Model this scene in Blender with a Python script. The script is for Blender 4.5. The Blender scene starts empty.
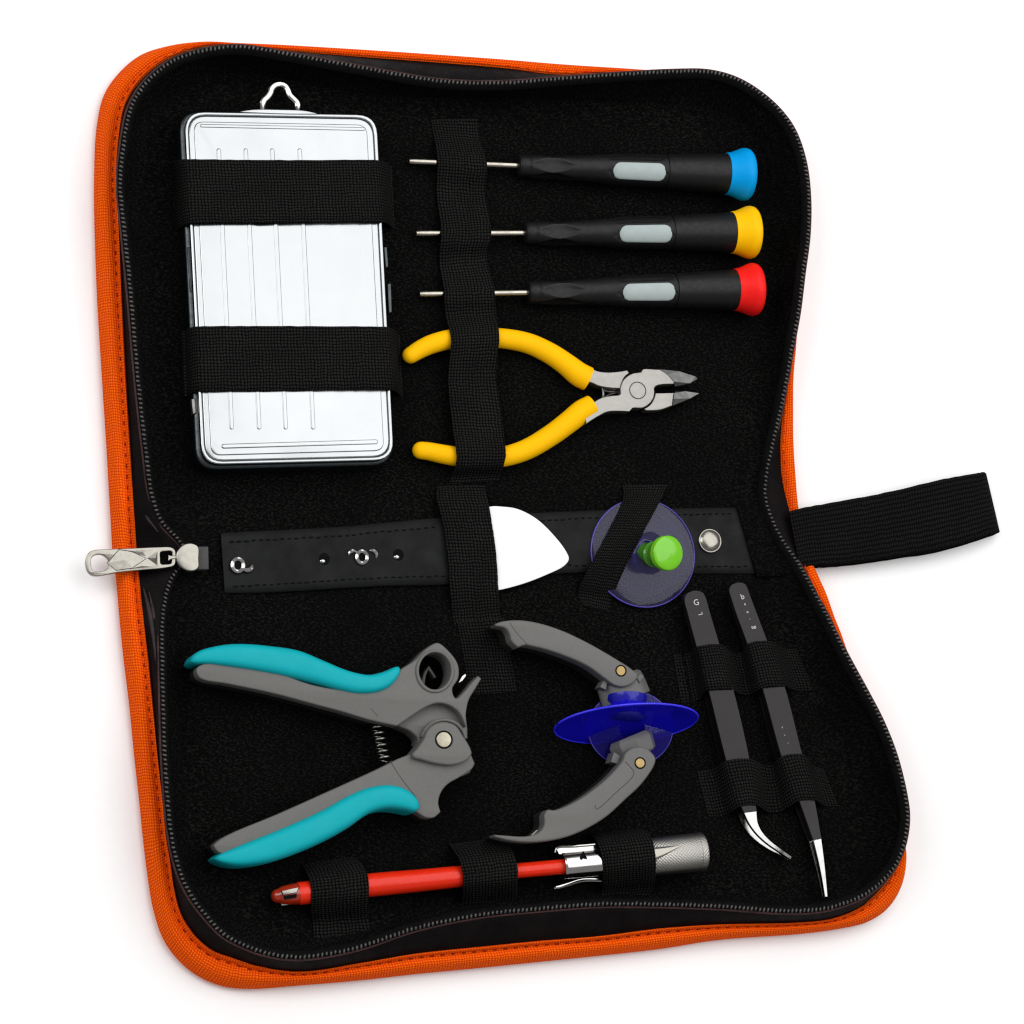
import bpy, bmesh, math, random
from mathutils import Vector, Matrix
from mathutils.geometry import tessellate_polygon
random.seed(7)
scene = bpy.context.scene
COL = scene.collection
MM = 0.001
S = 0.0004                                   # metres per photograph pixel on the table at the aim point
CAM = Vector((-0.325, -0.215, 1.05))
DIST = CAM.length
FW = (-CAM).normalized()
RT = FW.cross(Vector((0, 1, 0))).normalized()
UP = RT.cross(FW).normalized()
PI = math.pi

def U(x, y, z):
    """place seen at (x, y) in the photograph on the level z millimetres above the table -> metres"""
    d = FW * DIST + RT * ((x - 512) * S) + UP * ((512 - y) * S)
    t = (z * MM - CAM.z) / d.z
    return CAM + d * t

# ------------------------------------------------------------------ materials
def principled(name):
    m = bpy.data.materials.new(name); m.use_nodes = True
    nt = m.node_tree
    return m, nt, nt.nodes['Principled BSDF']

def N(nt, kind, **kw):
    n = nt.nodes.new(kind)
    for k, v in kw.items(): setattr(n, k, v)
    return n

def mth(nt, op, a, b=None, c=None):
    n = N(nt, 'ShaderNodeMath', operation=op)
    for i, v in enumerate((a, b, c)):
        if v is None: continue
        if isinstance(v, (int, float)): n.inputs[i].default_value = v
        else: nt.links.new(v, n.inputs[i])
    return n.outputs[0]

def mixc(nt, fac, a, b):
    n = N(nt, 'ShaderNodeMix', data_type='RGBA')
    if isinstance(fac, (int, float)): n.inputs[0].default_value = fac
    else: nt.links.new(fac, n.inputs[0])
    for i, v in ((6, a), (7, b)):
        if isinstance(v, tuple): n.inputs[i].default_value = (*v, 1)
        else: nt.links.new(v, n.inputs[i])
    return n.outputs[2]

def noise(nt, vec, scale, detail=3, rough=.55):
    n = N(nt, 'ShaderNodeTexNoise'); n.inputs['Scale'].default_value = scale
    n.inputs['Detail'].default_value = detail; n.inputs['Roughness'].default_value = rough
    if vec is not None: nt.links.new(vec, n.inputs['Vector'])
    return n.outputs['Fac']

def ramp(nt, fac, lo, hi):
    n = N(nt, 'ShaderNodeMapRange'); nt.links.new(fac, n.inputs[0])
    n.inputs[1].default_value = lo; n.inputs[2].default_value = hi
    return n.outputs[0]

def bump(nt, b, h, dist_mm, strength=1.0):
    n = N(nt, 'ShaderNodeBump'); n.inputs['Strength'].default_value = strength
    n.inputs['Distance'].default_value = dist_mm * MM
    nt.links.new(h, n.inputs['Height']); nt.links.new(n.outputs[0], b.inputs['Normal'])

def solid(name, col, rough=.5, metal=0, spec=.5, var=.12, vscale=300, bmp=.02, bscale=2500, coat=0, trans=0, ior=1.45, rvar=.1):
    m, nt, b = principled(name)
    tc = N(nt, 'ShaderNodeTexCoord').outputs['Object']
    f = noise(nt, tc, vscale, 4)
    a = tuple(c * (1 - var) for c in col); h = tuple(min(1, c * (1 + var)) for c in col)
    nt.links.new(mixc(nt, ramp(nt, f, .3, .7), a, h), b.inputs['Base Color'])
    b.inputs['Metallic'].default_value = metal
    b.inputs['Specular IOR Level'].default_value = spec
    r = N(nt, 'ShaderNodeMapRange'); nt.links.new(noise(nt, tc, vscale * 1.7, 4), r.inputs[0])
    r.inputs[1].default_value = .3; r.inputs[2].default_value = .7
    r.inputs[3].default_value = max(.02, rough - rvar); r.inputs[4].default_value = min(1, rough + rvar)
    nt.links.new(r.outputs[0], b.inputs['Roughness'])
    b.inputs['Coat Weight'].default_value = coat
    b.inputs['Transmission Weight'].default_value = trans
    b.inputs['IOR'].default_value = ior
    if bmp: bump(nt, b, noise(nt, tc, bscale, 2), bmp)
    return m

def weave(name, lo, hi, pitch, pitch2=None, rough=.85, spec=.2, dist=.25, wob=.35, contrast=1.0, sheen=0):
    """woven cloth following the strip: UV is in millimetres"""
    pitch2 = pitch2 or pitch
    m, nt, b = principled(name)
    uv = N(nt, 'ShaderNodeTexCoord').outputs['UV']
    w = noise(nt, uv, .22, 3)
    sp = N(nt, 'ShaderNodeSeparateXYZ'); nt.links.new(uv, sp.inputs[0])
    wv = mth(nt, 'MULTIPLY', mth(nt, 'SUBTRACT', w, .5), wob * 4)
    u = mth(nt, 'ADD', sp.outputs[0], wv); v = mth(nt, 'ADD', sp.outputs[1], wv)
    a = mth(nt, 'ABSOLUTE', mth(nt, 'SINE', mth(nt, 'MULTIPLY', u, PI / pitch)))
    c = mth(nt, 'ABSOLUTE', mth(nt, 'SINE', mth(nt, 'MULTIPLY', v, PI / pitch2)))
    h = mth(nt, 'MULTIPLY', a, c)
    fine = noise(nt, uv, 1.6, 2)
    h2 = mth(nt, 'MULTIPLY', h, mth(nt, 'ADD', mth(nt, 'MULTIPLY', fine, 1.2), .35))
    big = noise(nt, uv, .05, 3)
    fac = mth(nt, 'MULTIPLY', ramp(nt, h2, .15, .85), mth(nt, 'ADD', mth(nt, 'MULTIPLY', big, 1.0 * contrast), 1 - .6 * contrast))
    cl = N(nt, 'ShaderNodeClamp'); nt.links.new(fac, cl.inputs[0])
    nt.links.new(mixc(nt, cl.outputs[0], lo, hi), b.inputs['Base Color'])
    b.inputs['Roughness'].default_value = rough
    b.inputs['Specular IOR Level'].default_value = spec
    b.inputs['Sheen Weight'].default_value = sheen
    bump(nt, b, h2, dist)
    return m

M = {}
M['ground'] = solid('white_sweep', (.90, .90, .90), .8, spec=.1, var=.005, bmp=0)
M['orange'] = weave('orange_canvas', (.60, .042, .0015), (.98, .155, .004), 1.1, rough=.9, spec=.04, dist=.22, contrast=.3)
M['elastic'] = weave('black_elastic', (.0012, .0012, .0013), (.019, .0183, .0172), 1.28, rough=.9, spec=.05, dist=.25, wob=.42)
M['webbing'] = weave('black_webbing', (.0014, .0014, .0014), (.0105, .0105, .0102), 1.1, 1.7, rough=.9, spec=.05, dist=.22)
def lining_mat():
    m, nt, b = principled('black_lining')
    tc = N(nt, 'ShaderNodeTexCoord').outputs['Object']
    mp = N(nt, 'ShaderNodeMapping'); nt.links.new(tc, mp.inputs[0])
    mp.inputs['Rotation'].default_value = (0, 0, .65); mp.inputs['Scale'].default_value = (1, 1.7, 1)
    f = noise(nt, mp.outputs[0], 850, 2, .6)
    g = noise(nt, tc, 22, 4)
    k = mth(nt, 'MULTIPLY', ramp(nt, f, .48, .74), mth(nt, 'ADD', mth(nt, 'MULTIPLY', g, 1.6), -.15))
    cl = N(nt, 'ShaderNodeClamp'); nt.links.new(k, cl.inputs[0])
    nt.links.new(mixc(nt, cl.outputs[0], (.0013, .0013, .0013), (.0150, .0146, .0134)), b.inputs['Base Color'])
    b.inputs['Roughness'].default_value = .95; b.inputs['Specular IOR Level'].default_value = .04
    bump(nt, b, f, .35)
    return m
M['lining'] = lining_mat()
def wall_mat():
    m, nt, b = principled('black_wall_lining')
    uv = N(nt, 'ShaderNodeTexCoord').outputs['UV']
    mp = N(nt, 'ShaderNodeMapping'); nt.links.new(uv, mp.inputs[0])
    mp.inputs['Rotation'].default_value = (0, 0, .55); mp.inputs['Scale'].default_value = (1.5, .42, 1)
    f = noise(nt, mp.outputs[0], 1.0, 2, .6); g = noise(nt, uv, .06, 3)
    k = mth(nt, 'MULTIPLY', ramp(nt, f, .45, .75), mth(nt, 'ADD', mth(nt, 'MULTIPLY', g, 1.6), -.1))
    cl = N(nt, 'ShaderNodeClamp'); nt.links.new(k, cl.inputs[0])
    nt.links.new(mixc(nt, cl.outputs[0], (.0013, .0013, .0013), (.0135, .0132, .0125)), b.inputs['Base Color'])
    b.inputs['Roughness'].default_value = .95; b.inputs['Specular IOR Level'].default_value = .04
    bump(nt, b, f, .4)
    return m
M['wall'] = wall_mat()
M['gusset'] = solid('black_gusset_cloth', (.0034, .0022, .0024), .6, spec=.07, var=.5, vscale=120, bmp=.2, bscale=1300)
M['tape'] = solid('zip_tape', (.0028, .0028, .0028), .85, spec=.08, var=.3, bmp=.1)
M['tooth'] = solid('zip_tooth', (.055, .053, .051), .3, spec=.55, var=.6, vscale=900, bmp=0, rvar=.12)
M['piping'] = solid('burgundy_piping', (.034, .012, .012), .5, spec=.2, var=.5, vscale=150)
M['fold'] = solid('gusset_fold_sheen', (.022, .013, .015), .5, spec=.2, var=.5, vscale=200, bmp=.15, bscale=900)  # lighter than the gusset cloth: purple sheen on the creases put into colour
M['thread'] = solid('dark_thread', (.22, .018, .003), .9, spec=.1, var=.5)
M['black_thread'] = solid('black_thread', (.004, .004, .004), .9, spec=.1)
M['band_thread'] = solid('grey_thread', (.016, .016, .0155), .9, spec=.05)
M['leather'] = solid('black_leatherette', (.0058, .0060, .0063), .6, spec=.14, var=.35, vscale=90, bmp=.1, bscale=1100)
M['chrome'] = solid('chrome', (.46, .45, .435), .15, metal=1, var=.04, bmp=0, rvar=.05)
M['nickel'] = solid('nickel', (.26, .246, .217), .24, metal=1, var=.04, bmp=.004)
M['tin'] = solid('tin_plate', (.345, .355, .361), .22, metal=1, var=.05, vscale=14, bmp=.012, bscale=350)
M['tin_dark_reflection'] = solid('tin_dark_reflection', (.06, .066, .07), .35, metal=1, var=.1)  # tin darkened: the black surroundings it mirrors are put into the colour
M['steel'] = solid('satin_steel', (.255, .248, .230), .42, metal=1, var=.03, bmp=.006, rvar=.03)
M['blade'] = solid('ground_blade_steel', (.13, .13, .126), .38, metal=1, var=.15)
M['shaft'] = solid('bright_shaft', (.35, .327, .28), .25, metal=1, var=.1)
M['black_plastic'] = solid('black_rubber', (.0058, .0058, .0060), .42, spec=.26, var=.08, bmp=.03)
M['window'] = solid('grey_window', (.345, .40, .395), .4, spec=.25, var=.04)
M['cap_blue'] = solid('blue_cap', (.0, .28, .66), .42, spec=.12, var=.04)
M['cap_yellow'] = solid('yellow_cap', (.90, .48, .001), .45, spec=.1, var=.04)
M['cap_red'] = solid('red_cap', (.80, .010, .008), .42, spec=.18, var=.04)
M['yellow'] = solid('yellow_grip', (.88, .46, .001), .55, spec=.08, var=.03, vscale=60, bmp=.05, bscale=900)
M['teal'] = solid('teal_rubber', (.003, .345, .39), .5, spec=.16, var=.02, vscale=80, bmp=.04)
M['grey'] = solid('grey_nylon', (.118, .115, .109), .42, spec=.30, var=.03, vscale=500, bmp=.05, bscale=2600, rvar=.04)
M['grey_dark'] = solid('grey_nylon_dark', (.045, .045, .044), .5, spec=.3, var=.15)
M['grey_shaded'] = solid('shaded_nylon_underside', (.016, .016, .0155), .55, spec=.2, var=.1)  # near-black nylon: shade of the hollow undersides put into the colour
M['pin'] = solid('brass_pin', (.23, .165, .072), .3, metal=1, var=.15)
M['pin_pale'] = solid('pale_pin', (.26, .24, .185), .3, metal=1, var=.12)
M['hole'] = solid('dark_recess', (.003, .003, .003), .9, spec=.1)
M['white'] = solid('white_plastic', (.83, .83, .84), .4, spec=.3, var=.01, bmp=0)
M['red'] = solid('red_plastic', (.68, .020, .004), .24, spec=.32, var=.03)
M['amber'] = solid('dark_amber_plastic', (.30, .018, .004), .15, spec=.6, var=.2, coat=.3)
M['green'] = solid('green_plastic', (.15, .50, .012), .16, spec=.4, var=.03, coat=.25)
M['green_stem'] = solid('green_clear', (.10, .40, .02), .12, spec=.6, trans=.45)
M['tweezer'] = solid('black_coated_steel', (.0175, .0158, .0162), .22, spec=.3, metal=.6, var=.06, vscale=60)
M['mirror'] = solid('polished_tip', (.36, .36, .352), .16, metal=1, var=.1)
M['mark'] = solid('white_mark', (.5, .51, .51), .5)
M['coil'] = solid('spring_wire', (.20, .195, .18), .2, metal=1, var=.3)
M['cup_core'] = solid('blue_silicone_core', (.008, .008, .27), .25, spec=.4, var=.1, bmp=0)
def clear_mat(name, tint, rimc, fac):
    m, nt, b = principled(name)
    b.inputs['Base Color'].default_value = (*rimc, 1); b.inputs['Roughness'].default_value = .10
    b.inputs['Specular IOR Level'].default_value = .6
    t = N(nt, 'ShaderNodeBsdfTransparent'); t.inputs[0].default_value = (*tint, 1)
    lw = N(nt, 'ShaderNodeLayerWeight'); lw.inputs[0].default_value = .35
    mx = N(nt, 'ShaderNodeMixShader')
    f = mth(nt, 'ADD', mth(nt, 'MULTIPLY', lw.outputs['Facing'], .5), fac)
    cl = N(nt, 'ShaderNodeClamp'); nt.links.new(f, cl.inputs[0]); nt.links.new(cl.outputs[0], mx.inputs[0])
    nt.links.new(t.outputs[0], mx.inputs[1]); nt.links.new(b.outputs[0], mx.inputs[2])
    nt.links.new(mx.outputs[0], nt.nodes['Material Output'].inputs[0])
    return m
M['cup_clear'] = clear_mat('violet_clear_vinyl', (.60, .57, .86), (.030, .027, .070), .40)
M['cup_thin'] = clear_mat('blue_clear_vinyl', (.45, .42, .9), (.03, .02, .32), .18)
M['cup_blue'] = clear_mat('blue_clear_silicone', (.20, .17, .98), (.014, .010, .66), .30)
M['blue_rim'] = solid('blue_silicone_rim', (.03, .025, .72), .2, spec=.5, var=.1, bmp=0)
M['rim_violet'] = solid('violet_rim', (.05, .032, .27), .25, spec=.5)
def knurl_mat():
    m, nt, b = principled('knurled_nickel')
    uv = N(nt, 'ShaderNodeTexCoord').outputs['UV']
    sp = N(nt, 'ShaderNodeSeparateXYZ'); nt.links.new(uv, sp.inputs[0])
    p = mth(nt, 'ADD', sp.outputs[0], sp.outputs[1]); q = mth(nt, 'SUBTRACT', sp.outputs[0], sp.outputs[1])
    a = mth(nt, 'ABSOLUTE', mth(nt, 'SINE', mth(nt, 'MULTIPLY', p, PI / 1.35)))
    c = mth(nt, 'ABSOLUTE', mth(nt, 'SINE', mth(nt, 'MULTIPLY', q, PI / 1.35)))
    b.inputs['Base Color'].default_value = (.47, .455, .42, 1); b.inputs['Metallic'].default_value = 1
    b.inputs['Roughness'].default_value = .3
    bump(nt, b, mth(nt, 'MULTIPLY', a, c), .16)
    return m
M['knurl'] = knurl_mat()

# ------------------------------------------------------------------ scene graph helpers
ROOT = {}
def thing(name, label, cat, px, py, z=2.6, group=None):
    o = bpy.data.objects.new(name, None); COL.objects.link(o)
    o.empty_display_size = .01
    o.location = U(px, py, z); ROOT[o] = o.location.copy()
    o['label'] = label; o['category'] = cat
    if group: o['group'] = group
    return o

def link(name, mesh, mat, parent=None, smooth=40):
    if parent is not None:
        off = ROOT[parent]; mesh.transform(Matrix.Translation(-off))
    o = bpy.data.objects.new(name, mesh); COL.objects.link(o)
    if parent is not None:
        o.parent = parent; ROOT[o] = ROOT[parent]
    mesh.materials.clear(); mesh.materials.append(M[mat] if isinstance(mat, str) else mat)
    if smooth is not None:
        mesh.shade_smooth(); mesh.set_sharp_from_angle(angle=math.radians(smooth))
    else:
        mesh.shade_flat()
    mesh.name = name
    return o

def tomesh(bm):
    bmesh.ops.recalc_face_normals(bm, faces=bm.faces)
    me = bpy.data.meshes.new('m'); bm.to_mesh(me); bm.free(); return me

def joined(*meshes):
    bm = bmesh.new()
    for me in meshes: bm.from_mesh(me)
    me = bpy.data.meshes.new('m'); bm.to_mesh(me); bm.free(); return me

# ------------------------------------------------------------------ curves
def spline(pts, n=6, closed=False):
    """centripetal Catmull-Rom through the points"""
    pts = [list(p) for p in pts]; out = []
    m = len(pts)
    def kn(a, b): return max(1e-3, math.sqrt(sum((u - v) ** 2 for u, v in zip(a[:2], b[:2]))) ** .5)
    for i in range(m if closed else m - 1):
        p1, p2 = pts[i], pts[(i + 1) % m]
        p0 = pts[i - 1] if (closed or i > 0) else [2 * a - b for a, b in zip(p1, p2)]
        p3 = pts[(i + 2) % m] if (closed or i + 2 < m) else [2 * b - a for a, b in zip(p1, p2)]
        d0, d1, d2 = kn(p0, p1), kn(p1, p2), kn(p2, p3)
        t1 = [((b - a) / d0 - (c - a) / (d0 + d1) + (c - b) / d1) * d1 for a, b, c in zip(p0, p1, p2)]
        t2 = [((c - b) / d1 - (d - b) / (d1 + d2) + (d - c) / d2) * d1 for b, c, d in zip(p1, p2, p3)]
        for k in range(n):
            t = k / n; t3 = t * t * t; tt = t * t
            out.append([(2 * t3 - 3 * tt + 1) * b + (t3 - 2 * tt + t) * u + (-2 * t3 + 3 * tt) * c + (t3 - tt) * v for b, c, u, v in zip(p1, p2, t1, t2)])
    if not closed: out.append(pts[-1])
    return out

def outline(pts, n=5):
    """closed outline; a third item marks a sharp corner"""
    cs = [i for i, p in enumerate(pts) if len(p) > 2]
    P = [(p[0], p[1]) for p in pts]
    if not cs: return spline(P, n, True)
    P = P[cs[0]:] + P[:cs[0]]
    idx = [c - cs[0] for c in cs] + [len(P)]
    P.append(P[0]); out = []
    for a, b in zip(idx[:-1], idx[1:]):
        run = P[a:b + 1]
        out += (spline(run, n) if len(run) > 2 else [list(run[0]), list(run[1])])[:-1]
    return out

def prism_w(loops, z0, z1, bev, res=3, bz=None):
    """solid between two levels from world xy outlines (metres; first the outline, then holes) with a rounded upper edge"""
    bz = (bz or bev) * MM; bev = bev * MM
    P = []
    for i, lp in enumerate(loops):
        q = []
        for p in lp:
            v = Vector((p[0], p[1]))
            if not q or (v - q[-1]).length > 2e-5: q.append(v)
        if (q[0] - q[-1]).length < 2e-5: q.pop()
        ar = sum(q[k - 1].x * q[k].y - q[k].x * q[k - 1].y for k in range(len(q)))
        if (ar < 0) == (i == 0): q.reverse()
        P.append(q)
    edges = [(q[k], q[(k + 1) % len(q)]) for q in P for k in range(len(q))]
    NV = []
    for q in P:
        n = len(q); nv = []
        for k in range(n):
            e0 = (q[k] - q[k - 1]).normalized(); e1 = (q[(k + 1) % n] - q[k]).normalized()
            n0, n1 = Vector((-e0.y, e0.x)), Vector((-e1.y, e1.x))
            m = n0 + n1
            m = m.normalized() if m.length > 1e-4 else n0
            mit = min(1.6, 1 / max(.3, m.dot(n0)))
            far = 1.0                                   # clearance to the opposite side
            for a, b in edges:
                if a is q[k] or b is q[k]: continue
                d = b - a; den = m.x * d.y - m.y * d.x
                if abs(den) < 1e-12: continue
                w = a - q[k]
                t = (w.x * d.y - w.y * d.x) / den; u = (w.x * m.y - w.y * m.x) / den
                if t > 1e-7 and -.01 <= u <= 1.01: far = min(far, t)
            nv.append((m, min(bev * mit, far * .42)))
        off = [o for _, o in nv]
        for _ in range(3): off = [min(off[k], (off[k - 1] + 2 * off[k] + off[(k + 1) % n]) / 4 * 1.02) for k in range(n)]
        NV.append([nv[k][0] * off[k] for k in range(n)])
    bm = bmesh.new()
    def ringset(f, z): return [[bm.verts.new((p.x + n_.x * f, p.y + n_.y * f, z)) for p, n_ in zip(q, nn)] for q, nn in zip(P, NV)]
    lev = [ringset(0, z0 * MM), ringset(0, z1 * MM - bz)]
    for k in range(1, res + 1):
        t = PI / 2 * k / res
        lev.append(ringset(1 - math.cos(t), z1 * MM - bz + bz * math.sin(t)))
    for A_, B_ in zip(lev[:-1], lev[1:]):
        for qa, qb in zip(A_, B_):
            for k in range(len(qa)):
                l = (k + 1) % len(qa); bm.faces.new((qa[k], qa[l], qb[l], qb[k]))
    for L_, flip in ((lev[-1], False), (lev[0], True)):
        flat_ = [v for q in L_ for v in q]
        for tri in tessellate_polygon([[v.co.copy() for v in q] for q in L_]):
            try: bm.faces.new([flat_[i] for i in tri])
            except ValueError: pass
    return tomesh(bm)

def prism(loops, z0, z1, bev=.5, n=5, res=3, raw=False, bz=None, zr=None):
    if not isinstance(loops[0], list): loops = [loops]
    return prism_w([[U(x, y, zr or z1).to_2d() for x, y in (lp if raw else outline(lp, n))] for lp in loops], z0, z1, bev, res, bz)

def facet(pts, z0):
    """solid with a top of given (x, y, z) corners (fan of faces given) down to z0"""
    bm = bmesh.new()
    top = [bm.verts.new(U(*p)) for p in pts]
    bot = [bm.verts.new((v.co.x, v.co.y, z0 * MM)) for v in top]
    bm.faces.new(top); bm.faces.new(bot[::-1])
    for i in range(len(top)):
        j = (i + 1) % len(top); bm.faces.new((top[j], top[i], bot[i], bot[j]))
    bmesh.ops.triangulate(bm, faces=[f for f in bm.faces if len(f.verts) > 4])
    return tomesh(bm)

def frame(d):
    d = d.normalized()
    a = Vector((0, 0, 1)) if abs(d.z) < .9 else Vector((0, 1, 0))
    s = d.cross(a).normalized(); u = s.cross(d).normalized()
    return d, s, u

def tube(P, R, seg=14, flat=1.0, closed=False, cap=True):
    """P world points, R radii in metres (one or list); flat scales the upright half axis"""
    bm = bmesh.new(); n = len(P); rings = []
    uv = bm.loops.layers.uv.new()
    for i, p in enumerate(P):
        if closed: d = P[(i + 1) % n] - P[i - 1]
        else: d = P[min(i + 1, n - 1)] - P[max(i - 1, 0)]
        d, s, u = frame(d)
        r = R[i] if isinstance(R, (list, tuple)) else R
        rings.append([bm.verts.new(p + s * (r * math.cos(2 * PI * k / seg)) + u * (r * flat * math.sin(2 * PI * k / seg))) for k in range(seg)])
    for i in range(n if closed else n - 1):
        a, b = rings[i], rings[(i + 1) % n]
        for k in range(seg): bm.faces.new((a[k], a[(k + 1) % seg], b[(k + 1) % seg], b[k]))
    if not closed and cap:
        bm.faces.new(rings[0]); bm.faces.new(rings[-1])
    return tomesh(bm)

def roundcap(P, R, k=5):
    """add hemispherical ends to a polyline with radii"""
    P = list(P); R = list(R)
    def end(p, q, r):
        d = (p - q).normalized()
        return [(p + d * (r * math.sin(a)), max(r * math.cos(a), r * .04)) for a in [PI / 2 * (i + 1) / k for i in range(k)]]
    e0 = end(P[0], P[1], R[0])[::-1]; e1 = end(P[-1], P[-2], R[-1])
    return [e[0] for e in e0] + P + [e[0] for e in e1], [e[1] for e in e0] + R + [e[1] for e in e1]

def ptube(pts, seg=14, n=6, flat=1.0, round0=False, round1=False):
    """pts (x, y, z mm, radius mm) in photograph places"""
    q = spline(pts, n)
    P = [U(a, b, c) for a, b, c, r in q]; R = [r * MM for a, b, c, r in q]
    if round0 or round1:
        P2, R2 = roundcap(P, R)
        if not round0: P2, R2 = P2[5:], R2[5:]
        if not round1: P2, R2 = P2[:-5], R2[:-5]
        P, R = P2, R2
    return tube(P, R, seg, flat)

def lathe(p0, p1, prof, seg=32, rfun=None, cap=True):
    """profile (distance mm, radius mm) along p0->p1"""
    d, s, u = frame(p1 - p0)
    bm = bmesh.new(); rings = []; uvl = bm.loops.layers.uv.new()
    for t, r in prof:
        ring = []
        for k in range(seg):
            th = 2 * PI * k / seg
            rr = (r * (rfun(t, th) if rfun else 1)) * MM
            ring.append(bm.verts.new(p0 + d * (t * MM) + s * (rr * math.cos(th)) + u * (rr * math.sin(th))))
        rings.append(ring)
    for i in range(len(prof) - 1):
        a, b = rings[i], rings[i + 1]
        for k in range(seg):
            f = bm.faces.new((a[k], a[(k + 1) % seg], b[(k + 1) % seg], b[k]))
            rm = max(prof[i][1], prof[i + 1][1])
            co = [(prof[i][0], 2 * PI * k / seg * rm), (prof[i][0], 2 * PI * (k + 1) / seg * rm), (prof[i + 1][0], 2 * PI * (k + 1) / seg * rm), (prof[i + 1][0], 2 * PI * k / seg * rm)]
            for lp, c in zip(f.loops, co): lp[uvl].uv = c
    if cap:
        bm.faces.new(rings[0]); bm.faces.new(rings[-1])
    return tomesh(bm)

def loft(rings, closed=True, double=False):
    """rings: list of equal-length lists of world points; UV in millimetres"""
    bm = bmesh.new(); uvl = bm.loops.layers.uv.new()
    V = [[bm.verts.new(p) for p in r] for r in rings]
    n = len(rings[0])
    base = rings[len(rings) // 2]; cu = [0]
    for i in range(n): cu.append(cu[-1] + (base[(i + 1) % n] - base[i]).length / MM)
    cv = [0]
    for j in range(len(rings) - 1):
        cv.append(cv[-1] + sum((rings[j + 1][i] - rings[j][i]).length for i in range(n)) / n / MM)
    acc = [[0] * n]
    for j in range(len(rings) - 1):
        acc.append([acc[-1][i] + (rings[j + 1][i] - rings[j][i]).length / MM for i in range(n)])
    for j in range(len(rings) - 1):
        for i in range(n if closed else n - 1):
            k = (i + 1) % n
            f = bm.faces.new((V[j][i], V[j][k], V[j + 1][k], V[j + 1][i]))
            for lp, c in zip(f.loops, ((cu[i], acc[j][i]), (cu[i + 1], acc[j][k]), (cu[i + 1], acc[j + 1][k]), (cu[i], acc[j + 1][i]))): lp[uvl].uv = c
    return bm

def strip(st, thick=.9, n=6, across=6, crown=0, fray=.0, seed=1):
    """band from stations (lx, ly, rx, ry, z[, zr]) with real thickness; UV in mm"""
    st = [list(s) + ([s[4]] if len(s) == 5 else []) for s in st]
    q = spline(st, n); rnd = random.Random(seed)
    rows = []
    for a in q:
        L = U(a[0], a[1], a[4]); R = U(a[2], a[3], a[5])
        j1 = rnd.uniform(-fray, fray) * MM; j2 = rnd.uniform(-fray, fray) * MM
        e = (R - L).normalized()
        L = L + e * j1; R = R + e * j2
        row = []
        for k in range(across + 1):
            t = k / across
            p = L.lerp(R, t); p.z += crown * MM * (1 - (2 * t - 1) ** 2)
            row.append(p)
        rows.append(row)
    m = len(rows); T = thick * MM
    nor = []
    for i in range(m):
        d = rows[min(i + 1, m - 1)][across // 2] - rows[max(i - 1, 0)][across // 2]
        e = rows[i][-1] - rows[i][0]
        k = d.cross(e).normalized()
        if k.z < 0: k = -k
        nor.append(k)
    bm = bmesh.new(); uvl = bm.loops.layers.uv.new()
    # closed cross-section: rounded edges
    sec = []
    for i in range(m):
        r = rows[i]; e = (r[-1] - r[0]).normalized(); nn = nor[i]
        s = [p + nn * 0 for p in r]
        s = [r[0] + e * (-.0 * T) - nn * T * .5 - e * T * .3] + s + [r[-1] - nn * T * .5 + e * T * .3] + [p - nn * T for p in reversed(r)]
        sec.append([bm.verts.new(p) for p in s])
    w = [0]
    c0 = [v.co.copy() for v in sec[0]]
    for k in range(len(c0)): w.append(w[-1] + (c0[(k + 1) % len(c0)] - c0[k]).length / MM)
    cu = [0]
    for i in range(m - 1): cu.append(cu[-1] + (rows[i + 1][across // 2] - rows[i][across // 2]).length / MM)
    K = len(c0)
    for i in range(m - 1):
        for k in range(K):
            l = (k + 1) % K
            f = bm.faces.new((sec[i][k], sec[i + 1][k], sec[i + 1][l], sec[i][l]))
            for lp, c in zip(f.loops, ((cu[i], w[k]), (cu[i + 1], w[k]), (cu[i + 1], w[k + 1]), (cu[i], w[k + 1]))): lp[uvl].uv = c
    bm.faces.new(sec[0]); bm.faces.new(sec[-1][::-1])
    return tomesh(bm)

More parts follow.
